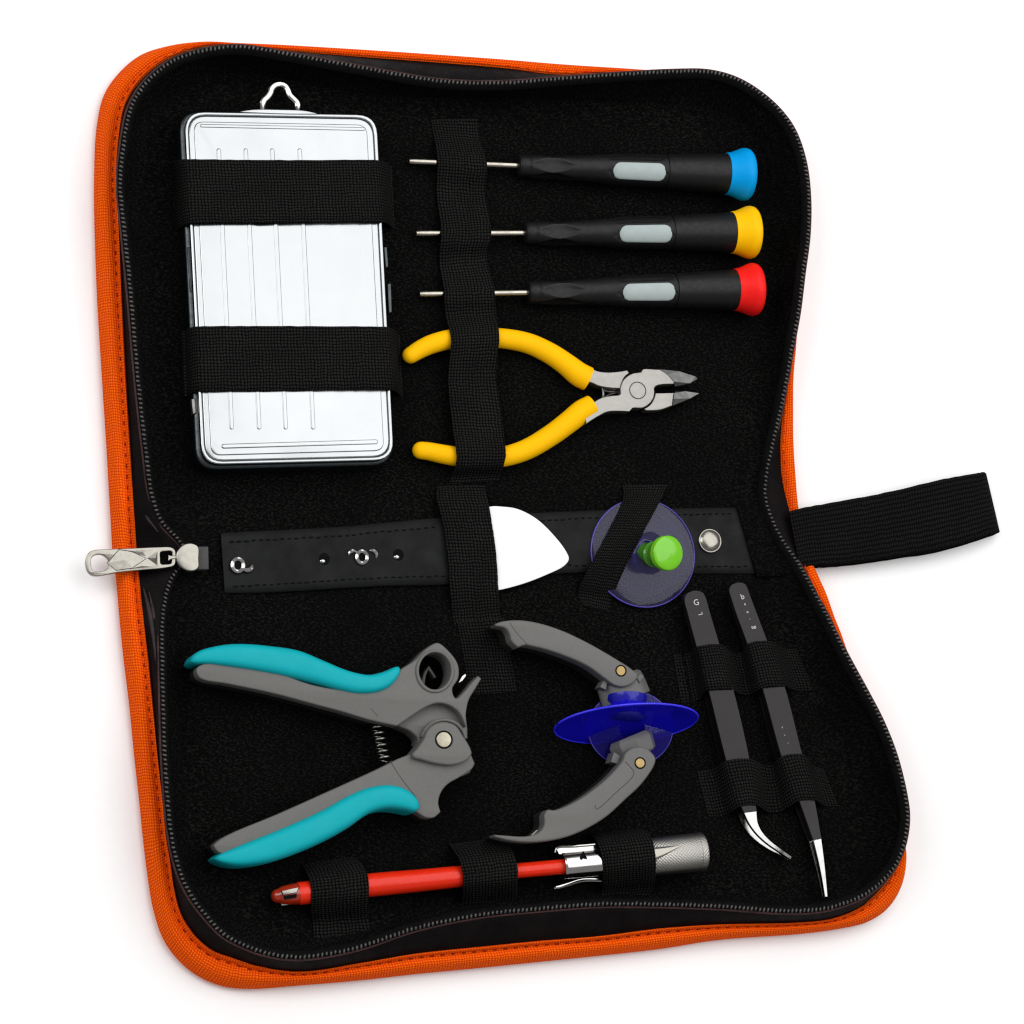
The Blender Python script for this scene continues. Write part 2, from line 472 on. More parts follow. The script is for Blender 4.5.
def pillow(A_, B_, z0, z1, n=8, m=16, ex=.62, ez=.5, zs=None):
    """soft moulded grip between two edges (photograph places), bulging up to z1"""
    a, b = spline(A_, n), spline(B_, n)
    def even(P, k):
        L = [0]
        for p, q in zip(P[:-1], P[1:]): L.append(L[-1] + math.hypot(q[0] - p[0], q[1] - p[1]))
        out = []; j = 0
        for i in range(k + 1):
            t = L[-1] * i / k
            while j < len(L) - 2 and L[j + 1] < t: j += 1
            f = (t - L[j]) / max(1e-9, L[j + 1] - L[j]); out.append((P[j][0] + (P[j + 1][0] - P[j][0]) * f, P[j][1] + (P[j + 1][1] - P[j][1]) * f))
        return out
    K = 60; a, b = even(a, K), even(b, K); zs = zs or z1 - 5
    wm = max((U(*p, zs) - U(*q, zs)).length for p, q in zip(a, b))
    bm = bmesh.new(); sec = []
    for i, (p, q) in enumerate(zip(a, b)):
        P, Q_ = U(*p, zs), U(*q, zs); c_ = (P + Q_) / 2; h = (Q_ - P) / 2
        f = min(1, (2 * h.length / wm) * 1.3) ** .45
        top = zs + (z1 - zs) * f
        row = [Vector((P.x, P.y, z0 * MM))]
        for k in range(m + 1):
            t = PI * (1 - k / m); cx, sn = math.cos(t), math.sin(t)
            u = math.copysign(abs(cx) ** ex, cx); w_ = max(0, sn) ** ez
            row.append(Vector((c_.x + h.x * u, c_.y + h.y * u, (zs - 3 + (top - zs + 3) * w_) * MM)))
        row.append(Vector((Q_.x, Q_.y, z0 * MM)))
        sec.append([bm.verts.new(v) for v in row])
    for r0, r1 in zip(sec[:-1], sec[1:]):
        for k in range(len(r0) - 1): bm.faces.new((r0[k], r0[k + 1], r1[k + 1], r1[k]))
        bm.faces.new((r0[-1], r0[0], r1[0], r1[-1]))
    bm.faces.new(sec[0]); bm.faces.new(sec[-1])
    return tomesh(bm)

def sphere(p, r, seg=16, sc=(1, 1, 1)):
    bm = bmesh.new(); bmesh.ops.create_uvsphere(bm, u_segments=seg, v_segments=seg // 2, radius=r * MM)
    bmesh.ops.scale(bm, vec=sc, verts=bm.verts); bmesh.ops.translate(bm, vec=p, verts=bm.verts)
    return tomesh(bm)

def disc(px, py, r, z0, z1, bev=.2, seg=28, sy=1.0):
    c = U(px, py, z1)
    return prism_w([[(c.x + r * MM * math.cos(2 * PI * k / seg), c.y + r * sy * MM * math.sin(2 * PI * k / seg)) for k in range(seg)]], z0, z1, bev)

# ------------------------------------------------------------------ the setting
bm = bmesh.new(); bmesh.ops.create_grid(bm, x_segments=2, y_segments=2, size=4)
g = link('ground', tomesh(bm), 'ground'); g['kind'] = 'structure'; g['label'] = 'seamless white surface under the tool case'

# ------------------------------------------------------------------ the case
case = thing('tool_case', 'zip-up tool case lying open, orange canvas outside and black lining inside', 'tool case', 500, 560, 0)
# stations clockwise from the left hinge: outer edge, orange seam, zip line + height, floor edge
ST = [
 (112.5,553, 136,553, 186,553,7, 214,550),
 (110.5,520, 134,521, 161,521,11, 192,520),
 (109,495, 132.5,495, 151.5,495,14, 178,495),
 (106.5,450, 130,450, 145.5,450,17, 166,450),
 (102,380, 126,380, 138,382,19, 158,380),
 (97,298, 122,296, 130.5,296,20, 150,300),
 (94.5,230, 119.5,230, 124,230,21, 145,235),
 (94,180, 117,184, 120,188,21, 142,192),
 (96.5,128, 118.5,146, 122.5,150,21, 146,162),
 (104,95, 125,106, 130,110,21, 155,126),
 (119,73, 140,81, 145,84,21, 168,103),
 (140,55.5, 162,62, 167,64.5,21, 186,88),
 (166,46.7, 185,51.5, 189,54.5,21, 206,79),
 (200,43.8, 211,45.5, 215,48.5,21, 226,74),
 (237,45.5, 240,46.5, 243,47,21, 248,73),
 (280,46.5, 281,50, 282,53,20.5, 286,80),
 (358,50.5, 358,56, 358,67,20, 360,93),
 (440,55.8, 440,62, 440,81,19, 440,98),
 (500,60, 500,67, 500,83,19, 500,98),
 (558,64.3, 558,74, 558,79,20, 558,100),
 (620,69.8, 620,73, 620,74.5,20.5, 620,102),
 (672,75, 675,75, 678,71.5,21, 678,105),
 (700,78, 704,78, 709,72,21, 706,108),
 (728,88, 731,88, 737,79.5,21, 728,115),
 (748,101, 751,101, 760,93,21, 744,125),
 (765,118, 769,118, 780,111,21, 757,140),
 (777,138, 781,138, 794,131,21, 764,160),
 (786,165, 790,165, 804,160,21, 770,185),
 (791,200, 794,200, 808.5,195,21, 773,212),
 (792,240, 795,238, 808,234,21, 775,246),
 (791,280, 795,276, 803,273,21, 776,285),
 (793,312, 795,310, 798.5,310,20.5, 775,312),
 (794,340, 793,338, 793.5,338,19, 772,337),
 (792,378, 787.5,376, 787,376,16, 767,372),
 (792.5,410, 783.5,410, 780,412,13.5, 761,408),
 (793.5,448, 781,448, 771.5,449,11, 753,446),
 (795.5,478, 783,479, 766,478,8.5, 745,486),
 (798,505, 789,506, 766.5,502,7, 742,508),
 (802,530, 796,532, 778,532,7, 746,536),
 (808,556, 801,557, 794,557,9, 762,565),
 (817,575, 807,576, 804.5,574,12, 776,586),
 (826,596, 817,596, 816,596,14, 786,607),
 (833,617, 826,617, 827.5,617,16, 796,630),
 (839,634, 835,635, 836,635,18, 805,651),
 (847,660, 846,661, 849,660,20, 818,680),
 (858,695, 857,695, 866.5,692,21, 832,711),
 (870,730, 869,730, 882,722,21, 845,742),
 (883,768, 882,768, 896,758,21, 855,770),
 (892,800, 892,798, 905,795,21, 863,798),
 (899,831, 897,828, 907.5,820,21, 868,825),
 (904.5,860, 900,851, 903.5,845,20, 869,847),
 (901,887, 892,874, 894.5,866,19, 861,866),
 (887,909, 878,892, 879,884,18, 848,880),
 (866,922.5, 860,908, 860,897,17.5, 833,890),
 (838,929, 832,919, 830,907.5,17, 812,897),
 (800,934, 795,923, 794,911,17, 790,899),
 (718.6,940, 718.6,925, 718.6,906.5,17, 716,896),
 (660,949, 660,929, 660,904.5,17, 660,893),
 (597,956, 597,937, 597,904.5,17, 597,893),
 (538.6,962, 538.6,941.6, 538.6,909,17, 538,897),
 (480,968, 480,947.5, 480,915,17, 480,902),
 (417,974, 417,954, 417,928,17, 420,913),
 (358,980.6, 358,964, 358,947.5,17, 361,931),
 (300,985.5, 300,972, 302,957,18, 306,939),
 (250,989, 256,966, 264,952.5,18.5, 272,934),
 (222,986, 232,958, 240,943.5,19, 252,924),
 (197,975.5, 212,950.5, 222,933,20, 237,911),
 (178,960, 195,936, 205.5,915.5,20, 222,893),
 (163,939, 181.5,915, 192,897.5,20, 209,875),
 (153.5,911, 174.5,889, 182,878,20, 200,856),
 (148,880, 171,863, 175.3,857,20, 194,840),
 (143,840, 166.5,836, 170.7,833,20.5, 189,824),
 (139,800, 163,800, 167.5,803,21, 186,800),
 (134,755, 158,755, 164.5,756,20.5, 181,750),
 (129,704, 153,705, 163,710,19, 177,700),
 (123.5,659, 148,659, 162,663,16, 175,655),
 (119.5,620, 143,620, 162,620,12.5, 178,612),
 (116,580, 139,583, 170,580,8.5, 194,577),
]
Q = spline(ST, 6, True)
def mz(zz): return max(4.0, min(10.5, zz - 2))
Oo = [U(a[0], a[1], 3.2) for a in Q]
Mm = [U(a[2], a[3], mz(a[6])) for a in Q]
Zz = [U(a[4], a[5], a[6]) for a in Q]
Ff = [U(a[7], a[8], 2.5) for a in Q]
cen = U(500, 540, 0)
def lvl(p, z): return Vector((p.x, p.y, z * MM))
under = [lvl(p.lerp(cen, .022), .05) for p in Oo]
low = [lvl(p.lerp(cen, .006), 1.2) for p in Oo]
def bulge(o, m, t, amt):
    p = o.lerp(m, t); p.z += amt * MM * math.sin(PI * t); return p
rings = [under, low, Oo]
for t, am in ((.1, 1.5), (.2, 2.6), (.32, 3.3), (.46, 3.2), (.6, 2.3), (.7, 1.2), (.78, .1), (.83, -.2), (.88, .9), (.94, 1.4)):
    rings.append([o.lerp(m, t) + Vector((0, 0, am * MM * min(1, (o - m).length / (8 * MM)))) for o, m in zip(Oo, Mm)])
rings += [Mm, [lvl(m.lerp(cen, .012), m.z / MM - 1.5) for m in Mm]]
link('shell', tomesh(loft(rings)), 'orange', case, 60)
# closed bottom panel under the lining
bot = [[lvl(p, .05) for p in under], [lvl(p.lerp(cen, .5), .06) for p in under], [lvl(p.lerp(cen, .97), .06) for p in under]]
link('bottom_panel', tomesh(loft(bot)), 'orange', case, 60)
# gusset outside the zip
def wall(a, b, t, sag):
    p = a.lerp(b, t); p.z += sag * MM; return p
gus = [[lvl(m.lerp(cen, .004), m.z / MM - .8) for m in Mm]] + [[wall(m, z, t, s) for m, z in zip(Mm, Zz)] for t, s in ((.02, -.3), (.3, .4), (.6, .5), (.85, .2), (1, -.5))]
link('gusset', tomesh(loft(gus)), 'gusset', case, 60)
# zip tape on both sides of the rim
nz = len(Zz)
def tang(i, L): return (L[(i + 1) % nz] - L[i - 1]).normalized()
side = []
for i in range(nz):
    t = tang(i, Zz); s = t.cross(Vector((0, 0, 1))).normalized()
    if s.dot(cen - Zz[i]) < 0 and False: s = -s
    side.append(s)                      # clockwise walk: s points inwards
sgn = 1 if side[10].dot(cen - Zz[10]) > 0 else -1
side = [s * sgn for s in side]
V3 = Vector
tp = [[Zz[i] + side[i] * (k * MM) + V3((0, 0, h * MM)) for i in range(nz)] for k, h in ((-1.0, -1.8), (-.9, -.6), (-.5, -.2), (.8, -.2), (1.5, -.6), (2.3, -2.4))]
link('zipper_tape', tomesh(loft(tp)), 'tape', case, 60)
# inside wall and lining
wl = [[wall(z, f, t, s) for z, f in zip(Zz, Ff)] for t, s in ((0, -.6), (.2, -2.2), (.45, -2.6), (.7, -2.2), (.88, -1.0), (1, 0))]
for r in wl[1:-1]:
    for i, p in enumerate(r): p.z = max(p.z, 2.6 * MM)
link('side_wall', tomesh(loft(wl)), 'wall', case, 60)
fl = [Ff] + [[lvl(p.lerp(cen, t), 2.5 - (.9 if t < .05 else 0)) for p in Ff] for t in (.015, .1, .35, .6, .85, .98)]
link('lining', tomesh(loft(fl)), 'lining', case, 60)
# zip teeth
def along(L, step):
    out = []; acc = 0; need = 0
    n = len(L)
    for i in range(n):
        a, b = L[i], L[(i + 1) % n]; l = (b - a).length
        while need <= acc + l:
            t = (need - acc) / l if l else 0
            out.append((a.lerp(b, t), i, t)); need += step
        acc += l
    return out
proto = bmesh.new(); bmesh.ops.create_icosphere(proto, subdivisions=1, radius=1)
pv = [v.co.copy() for v in proto.verts]; pf = [[v.index for v in f.verts] for f in proto.faces]; proto.free()
def beads(items, name, mat, parent):
    vs, fs = [], []
    for p, ex, ey, ez in items:
        b = len(vs)
        vs += [p + ex * v.x + ey * v.y + ez * v.z for v in pv]; fs += [[b + k for k in f] for f in pf]
    me = bpy.data.meshes.new(name); me.from_pydata(vs, [], fs)
    return link(name, me, mat, parent, 80)
it = []
zup = Vector((0, 0, 1))
for p, i, t in along(Zz, 1.72 * MM):
    d = tang(i, Zz); s = side[i]
    d2 = (d + s * .35).normalized(); s2 = (s - d * .35).normalized()
    jz = random.uniform(.82, 1.15)
    it.append((p + s * (random.uniform(.02, .28) * MM) + zup * (random.uniform(.15, .35) * MM), s2 * (.95 * jz * MM), d2 * (.50 * MM), zup * (.6 * MM)))
beads(it, 'zipper_teeth', 'tooth', case)
pp = [Zz[i] - side[i] * (1.15 * MM) - zup * (.8 * MM) for i in range(nz)]
link('piping', tube(pp, .42 * MM, 8, closed=True), 'piping', case, 80)
for pts in ([(143.5,588,8.6,.2),(148,605,10.4,.8),(152.5,628,11.8,1.0),(156,652,13.2,.8),(158.5,690,14.5,.2)], [(149,592,9.4,.2),(153,610,11,.6),(156.5,632,12.4,.7),(159,660,14,.2)], [(134,478,10.4,.2),(139,497,10.8,.8),(147,517,10.6,.7),(158,532,9.6,.2)]):
    link('fold', ptube(pts, 10, 8, .7), 'fold', case, 80)
# seam stitches on the orange canvas
it = []
sl = [o.lerp(m, .815) + Vector((0, 0, -.05 * MM)) for o, m in zip(Oo, Mm)]
for p, i, t in along(sl, 4.2 * MM):
    if (Oo[i] - Mm[i]).length < 6.5 * MM: continue
    d = tang(i, sl); s = side[i]
    it.append((p + V3((0, 0, .05 * MM)), d * (1.0 * MM), s * (.36 * MM), zup * (.35 * MM)))
beads(it, 'stitching', 'thread', case)

# zip slider and its pull
sl_o = joined(prism([(176,557),(178,549.5),(184,544),(192,543),(198.5,546.5),(199,558),(198.5,568),(193,571.2),(185,570),(178.5,564.5)], 7, 12.2, .55), prism([(168,554.5,1),(172,555.5),(182,554.5,1),(182,560,1),(172,559.3),(168,561.2,1)], 9.4, 11.4, .4))
slider = link('zipper_slider', sl_o, 'nickel', case)
link('slider_throat', prism([(197,546.5,1),(208.5,546.3,1),(209,569.3,1),(197.5,569.6,1)], 6.0, 9.0, .4), 'grey_dark', slider)
ptab = prism([[(86,559),(88.5,553),(93,550.3),(111,549),(135,548),(158,547),(171,547.2),(175,550),(176,558),(174.5,565),(166,567.8),(143,570),(119,572.3),(94,575.8),(88.5,572.5),(86,566)],
              [(91,563),(92,557.5),(96.5,554.5),(103,555),(109,561),(107,569),(97,571.5),(92.5,569.5)],
              [(160.5,552.3),(166,551.2),(171.5,551.5),(172.3,557),(171,563.2),(166,564.2),(161,563.8),(160.3,558)]], 9.4, 11.2, .3)
pull = link('pull_tab', ptab, 'nickel', slider)
def gem(pts, zc, z, c):
    bm = bmesh.new(); vs = [bm.verts.new(U(x, y, z)) for x, y in pts]; cv = bm.verts.new(U(*c, zc))
    for i in range(len(vs)): bm.faces.new((vs[i], vs[(i + 1) % len(vs)], cv))
    return tomesh(bm)
link('diamond_facet', gem([(108,563),(119,550.5),(132,552),(145,558.5),(132,567.5),(116,569.5)], 11.6, 11.22, (125,560)), 'nickel', pull, None)
link('groove', tube([U(x, y, 11.24) for x, y in outline([(107,563,1),(119,549.6,1),(132,551.4,1),(146.3,558.5,1),(132,568.2,1),(116,570.3,1)])], .16 * MM, 6, closed=True), 'grey_dark', pull, 80)
link('corner_facet', joined(gem([(147,558),(157.5,551),(157.5,565.5)], 11.7, 11.22, (155.5,558)), gem([(125,550.5),(155,549.8),(146,556.5)], 11.45, 11.22, (143,551.9)), gem([(125,569.5),(154,566.8),(146,560)], 11.45, 11.22, (142,566))), 'nickel', pull, None)

# wrist loop
ws = strip([(789,512,800,567,9.2),(802,508.5,810,565,9.2),(838.6,502,850,562,8.6),(885.5,493,897,555,9),(944,479.5,950,545.5,9),(978,473.5,990,533.5,7.5),(985,472.3,998.5,531,5.2),(983,474.5,996.5,533,3),(944,484,948,549,2.2),(885,497,895,558.5,2),(838,506,848,565,2.2),(803,512,808,568,3)], .9, 7, 8, fray=.12)
link('wrist_strap', ws, 'webbing', case, 60)

# leatherette spine strap
spine = link('spine_strap', strip([(221,533.8,224.8,592,3.9),(262,531.6,262,591.4,4.3),(300,529.8,300,589.6,4.6),(340.6,527.4,340.6,587,4.6),(390,523,390,584.5,4.6),(434,519,439,583.7,4.5),(500,515.5,500,578,4.4),(570,512,570,571.8,4.3),(640,510,640,572,4.2),(690,508.8,700,572.6,3.9),(738,508,758,572.8,3.0)], 1.5, 5, 8), 'leather', case, 60)
link('end_flap', strip([(737,505,757,576,4.3),(752,506,772,576,4.4),(770,509,790,574,4.8)], .7, 4, 8), 'lining', case, 60)
def stitchline(pts, step, half):
    it = []
    L = [U(*p) for p in spline(pts, 12)]
    acc = 0; need = step * .4
    for a, b in zip(L[:-1], L[1:]):
        l = (b - a).length / MM
        while need <= acc + l:
            d = (b - a).normalized(); s = d.cross(zup)
            q = a.lerp(b, (need - acc) / l)
            it.append((q + s * random.uniform(-.15, .15) * MM, d * (half * random.uniform(.8, 1.15) * MM), s * (.35 * MM), zup * (.22 * MM)))
            need += step * random.uniform(.93, 1.07)
        acc += l
    beads(it, 'stitching', 'black_thread', spine)
stitchline([(229,541.5,4.7),(262,540,4.5),(300,538,4.75),(340,536,4.75),(390,531,4.75),(438,527,4.6)], 2.9, 1.15)
stitchline([(233,586.5,4.7),(262,585,4.5),(300,583,4.75),(340,580,4.75),(390,577.5,4.75),(445,576,4.6)], 2.9, 1.15)
stitchline([(540,521,4.5),(570,519,4.45),(640,516,4.4),(690,514.5,4.15),(732,513.5,3.3)], 2.9, 1.15)
stitchline([(560,565,4.5),(600,566,4.45),(640,566.5,4.4),(700,566.5,4.05),(746,566.5,3.3)], 2.9, 1.15)
def ring(px, py, z, R, r, a0=0, a1=360, n=24, sy=1.0):
    c = U(px, py, z); full = (a1 - a0) >= 360
    P = [c + V3((R * MM * math.cos(math.radians(a0 + (a1 - a0) * k / n)), R * sy * MM * math.sin(math.radians(a0 + (a1 - a0) * k / n)), 0)) for k in range(n if full else n + 1)]
    if full: return tube(P, r * MM, 8, closed=True)
    R_ = [r * MM * max(.12, math.sin(PI * (k + .3) / (n + .6)) ** .6) for k in range(n + 1)]
    return tube(P, R_, 8)
def eyelet(px, py, R, extra):
    e = link('eyelet', joined(ring(px, py, 4.9, R, .92, sy=1.15), *extra), 'chrome', spine)
    link('hole', disc(px, py, R * .8, 4.4, 5.0, .05, sy=1.15), 'hole', e)
eyelet(237.6, 565.3, 2.15, [ring(247, 565.5, 4.8, 1.9, 1.05, 190, 380)])
eyelet(361.7, 557.3, 2.05, [ring(353.5, 556, 4.9, 2.0, .85, 50, 180), ring(371.5, 555.5, 4.9, 2.0, .85, -30, 115)])
for px, py in ((323.5, 558.8), (397.6, 554.6)):
    h = link('punched_hole', disc(px + 1, py, 2.1, 4.3, 4.85, .05, sy=1.1), 'hole', spine)
    link('metal_glint', sphere(U(px - 1, py + 2.4, 4.7), 1.35, 12, (1, .75, .5)), 'chrome', h)
c = U(709.6, 541, 3.9)
link('snap_stud', lathe(c, c + zup * .01, [(-.6, 4.95), (.4, 5.05), (.8, 4.9), (.9, 4.6), (.75, 4.35), (.95, 4.1), (1.35, 3.3), (1.65, 2.3), (1.8, 1.2), (1.84, .05)], 40), 'nickel', spine, 60)

# elastic loops sewn to the lining
def elastic(st, sew=True, **k):
    o = link('elastic_loop', strip(st, **k), 'elastic', case, 70)
    if sew:
        for a, b in ((st[0], st[1]), (st[-1], st[-2])):
            it = []
            L, R = U(a[0], a[1], a[4] + .15), U(a[2], a[3], a[4] + .15)
            L2, R2 = U(b[0], b[1], b[4]), U(b[2], b[3], b[4])
            d = ((L2 + R2) - (L + R)).normalized(); e = (R - L).normalized(); w = (R - L).length / MM
            for row in (1.1,):
                n = max(4, int(w / 2.0))
                for q in range(n):
                    p = L.lerp(R, (q + .5) / n) + d * ((row + random.uniform(-.15, .15)) * MM) + zup * (.12 * MM)
                    it.append((p, e * (.62 * MM), d * (.2 * MM), zup * (.16 * MM)))
            beads(it, 'stitching', 'band_thread', o)
    return o
elastic([(174,163,176.5,230,2.7),(176,161.5,179,228.5,7),(179,160.3,183,225.6,13),(184,159.6,187.5,223.8,16.6),(190,159.4,194,222.6,18.2),(230,160,235,222.4,18.4),(280,160.3,284,222,18.4),(330,160.2,334,221.6,18.4),(371,160,375.5,221.4,18.2),(380,160.8,384,222,16.4),(386.5,163,389,224,9.5),(389.5,165,392.5,227.5,3.6),(391.5,166.5,394.5,229,2.6)], sew=False, across=8, fray=.1)
elastic([(183,333,185.5,397,2.7),(185,331,187.5,395.5,7),(188.5,328.6,191,392.5,13),(194,327,196.5,391,16.6),(200,326.6,203,390.2,18.2),(240,326.4,243,389.8,18.4),(290,326.4,293,389.4,18.4),(340,326.6,343,389,18.4),(382,326.9,386,388.8,18.2),(390,327.8,394,389.6,16.4),(395,331,398,392,9.5),(397.5,334,401,395,3.6),(400,336,403,397,2.6)], sew=False, across=8, fray=.1)
elastic([(431,119,478,118,2.9),(434,134,480,138,3.2),(438,155,486,157,8.6),(438.5,165,487,168,8.6),(437,187,485,191,4.2),(440,215,489,214,6),(442,231,491,230,9),(441.5,241,490,241,9),(440,261,486.5,258,4.4),(443,280,492,278,6.5),(445,291,494.5,290,9),(445.3,300,495,299,8.8),(446.5,316,496,314,6.5),(450,329,498,326,11.5),(452,340,499,338,13),(451,353,498,351,11.5),(449,375,496,375,8.4),(450,400,499.5,403,8.4),(453.5,428,503,430,9),(456,445,505,446,12.5),(457.5,456,505.5,456,13),(456,467,503.5,466,11),(452,477,501,475,4.2),(449.5,484,499,481,2.9)], fray=.1)
elastic([(437,485.5,484,484.5,2.9),(437,496,487,497,5.2),(440,509,489.5,509,7.2),(444,525,492,525,7),(447,545,495,546,7.2),(449.5,567,497,567,7.2),(450.5,586,498,587,6.8),(452,604,499,602,5),(453,615,500,612,3.4),(455,624,501,620,2.9)], fray=.1)
elastic([(457,621,504,617,3.2),(461,640,508,640,2.9),(466,668,513,668,2.9),(470,695,517,692,2.9)], fray=.1)
elastic([(622,485,667,484,2.9),(624,492,664,492,4.5),(622,505,657,506,8.6),(609,531,643.5,531.5,10.4),(592,563.5,626,565,9.4),(582,583,616,588,6),(579,594,611.5,599,3.2),(583,606,607,612,2.9)], fray=.1)
elastic([(673,655,681,703,2.8),(689,653,698,700,3.3),(695,648,704,692,9),(699,646.5,708,690,11.8),(719,644.4,730.5,688.6,11.8),(725,646.5,735,690.5,9),(731,652,741,694,4.6),(741,653,750,694,4.4),(745,647,756,691,9),(749,643.8,761,688.2,11.8),(769,641,784,685.4,11.8),(776,643.5,789,687.5,9),(783,648,796,690.5,3.3),(797,650,814,691,2.8)], fray=.08)
elastic([(697,772,708,816,2.8),(713,769,724,815,3.3),(721,764,733,810,9),(727,761,739.5,806.5,11.7),(750,759,757,804.6,11.7),(756,761,763,808,8.6),(763,765,770,812,4.2),(772,765,781,810.5,4.4),(777,760,790,805,9),(782,756.8,797,801,11.7),(803.5,754.4,816,799.4,11.7),(808,758,819.5,802,8.6),(813,765,825,805.4,3.3),(824,770,838,806,2.8)], fray=.08)
elastic([(302,864,352,856,2.9),(306,870,361,862,6.5),(310,879,366.5,872,12),(312,889,368.5,883,13.4),(312,900,368.5,895,12.6),(312,912,368,907,8),(313,921,368.5,918,3.2),(314.5,940,373,935,2.8)], fray=.1)
elastic([(449,844,500,837,2.9),(455,851,508,844,8),(460.5,861,514.5,855,14),(463.5,874,517.5,868,15.2),(464,885,517.5,879,14.4),(463.5,896,517.5,891,8.5),(463,904,517,899,3.6),(462,911,515,904,2.9)], fray=.1)
elastic([(589,834,640,828,2.9,2.9),(594,837,647,832,11,13),(599,844,651.5,839,16,19.4),(602.5,857,654.5,851,17,20.4),(603.5,870,655.5,864,15.5,18.8),(603.5,882,655,877,10,13),(602.5,892,653.5,888,4.5,6),(601,900,650,897,2.9,2.9)], fray=.1)

# ------------------------------------------------------------------ tin
tin = thing('storage_tin', 'flat silver tin box with rounded corners and a hanging loop, under two elastic bands', 'tin box', 290, 290)
def rrect(c, r, n=6):
    out = []
    for i in range(4):
        p = Vector(c[i]); a = (Vector(c[i - 1]) - p).normalized(); b = (Vector(c[(i + 1) % 4]) - p).normalized()
        s, e = p + a * r, p + b * r
        for k in range(n + 1):
            t = k / n; out.append(tuple(s * (1 - t) ** 2 + p * (2 * t * (1 - t)) + e * t * t))
    return out
TQ = [(184.3,111.3), (376.8,114.6), (394.2,460), (202,464.8)]
def inset(c, d):
    m = sum((Vector(p) for p in c), Vector((0, 0))) / 4
    return [tuple(Vector(p) + Vector((d if p[0] < m.x else -d, d if p[1] < m.y else -d))) for p in c]
link('body', prism_w([[U(x, y, 12).to_2d() for x, y in rrect(inset([(x - 3.2, y + 2.2) for x, y in TQ], -3.2), 22)]], 2.7, 12.7, 1.6), 'tin_dark_reflection', tin)
lid_rim = prism_w([[U(x, y, 16.6).to_2d() for x, y in rrect(TQ, 20)], [U(x, y, 16.6).to_2d() for x, y in rrect(inset(TQ, 3.4), 18)]], 12.8, 16.6, .5)
lid_top = prism_w([[U(x, y, 16.3).to_2d() for x, y in rrect(inset(TQ, 3.6), 18)]], 13, 16.0, .7)
lid = link('lid', joined(lid_rim, lid_top), 'tin', tin)
panel = prism_w([[U(x, y, 16.9).to_2d() for x, y in rrect(inset(TQ, 9.5), 10)]], 15, 16.45, .45, 3)
link('raised_panel', panel, 'tin', lid)
def rib(x0, y0, x1, y1, w):
    a, b = Vector((x0, y0)), Vector((x1, y1)); d = (b - a).normalized(); p = Vector((-d.y, d.x))
    out = [a + p * (w * math.cos(t)) - d * (w * math.sin(t)) for t in [PI * k / 8 for k in range(9)]]
    return [tuple(v) for v in out + [b - p * (w * math.cos(t)) + d * (w * math.sin(t)) for t in [PI * k / 8 for k in range(9)]]]
for (x0, x1) in ((219, 232), (246, 259.5), (272.5, 286), (300, 313.5)):
    link('rib', prism_w([[U(x, y, 17.1).to_2d() for x, y in rib(x0, 150, x1, 427, 2.2)]], 16.2, 16.68, .75, 4, .22), 'tin', lid)
link('rib', prism_w([[U(x, y, 17.1).to_2d() for x, y in rib(202, 125.2, 364, 128.6, 1.7)]], 16.2, 16.7, .5, 3, .24), 'tin', lid)
link('rib', prism_w([[U(x, y, 17.1).to_2d() for x, y in rib(224, 446, 376, 441.5, 2.4)]], 16.2, 16.75, .85, 4, .3), 'tin', lid)
link('hinge_clip', joined(prism([(384,247,1),(387,247,1),(388.5,266,1),(386,268,1)], 10, 14, .3), prism([(387.5,284,1),(391,283,1),(392,312,1),(389,313,1)], 8, 13, .3)), 'tin_dark_reflection', tin)
link('clasp', prism([(187,247,1),(190,247,1),(193,292,1),(190,292,1)], 9, 13, .3), 'tin_dark_reflection', tin)
link('latch_tab', prism([(191.5,399,1),(195,398,1),(196.5,413,1),(193,414,1)], 10, 13.2, .3), 'steel', tin)
hp = prism([(240,111.6),(252,109.4),(280,109.4),(306,110.6),(317,113.6),(300,114.2),(262,113.2)], 14.6, 17.0, .35)
hl = ptube([(262.6,112,12,1.1),(262.6,105,11,1.25),(263.6,100.5,11,1.3),(267.5,96.5,11,1.3),(270.3,92.3,11,1.3),(272,87.6,11,1.3),(275.5,84.6,11,1.3),(280.5,83.7,11,1.3),(285.2,85.4,11,1.3),(288,89.5,11,1.3),(290.2,94.8,11,1.3),(294.3,99,11,1.3),(297.3,102.5,11,1.3),(298,107,11,1.25),(298.2,113,12,1.1)], 10, 6, .4)
hang = link('hanging_loop', hl, 'chrome', tin)
link('hanger_plate', hp, 'tin', tin)

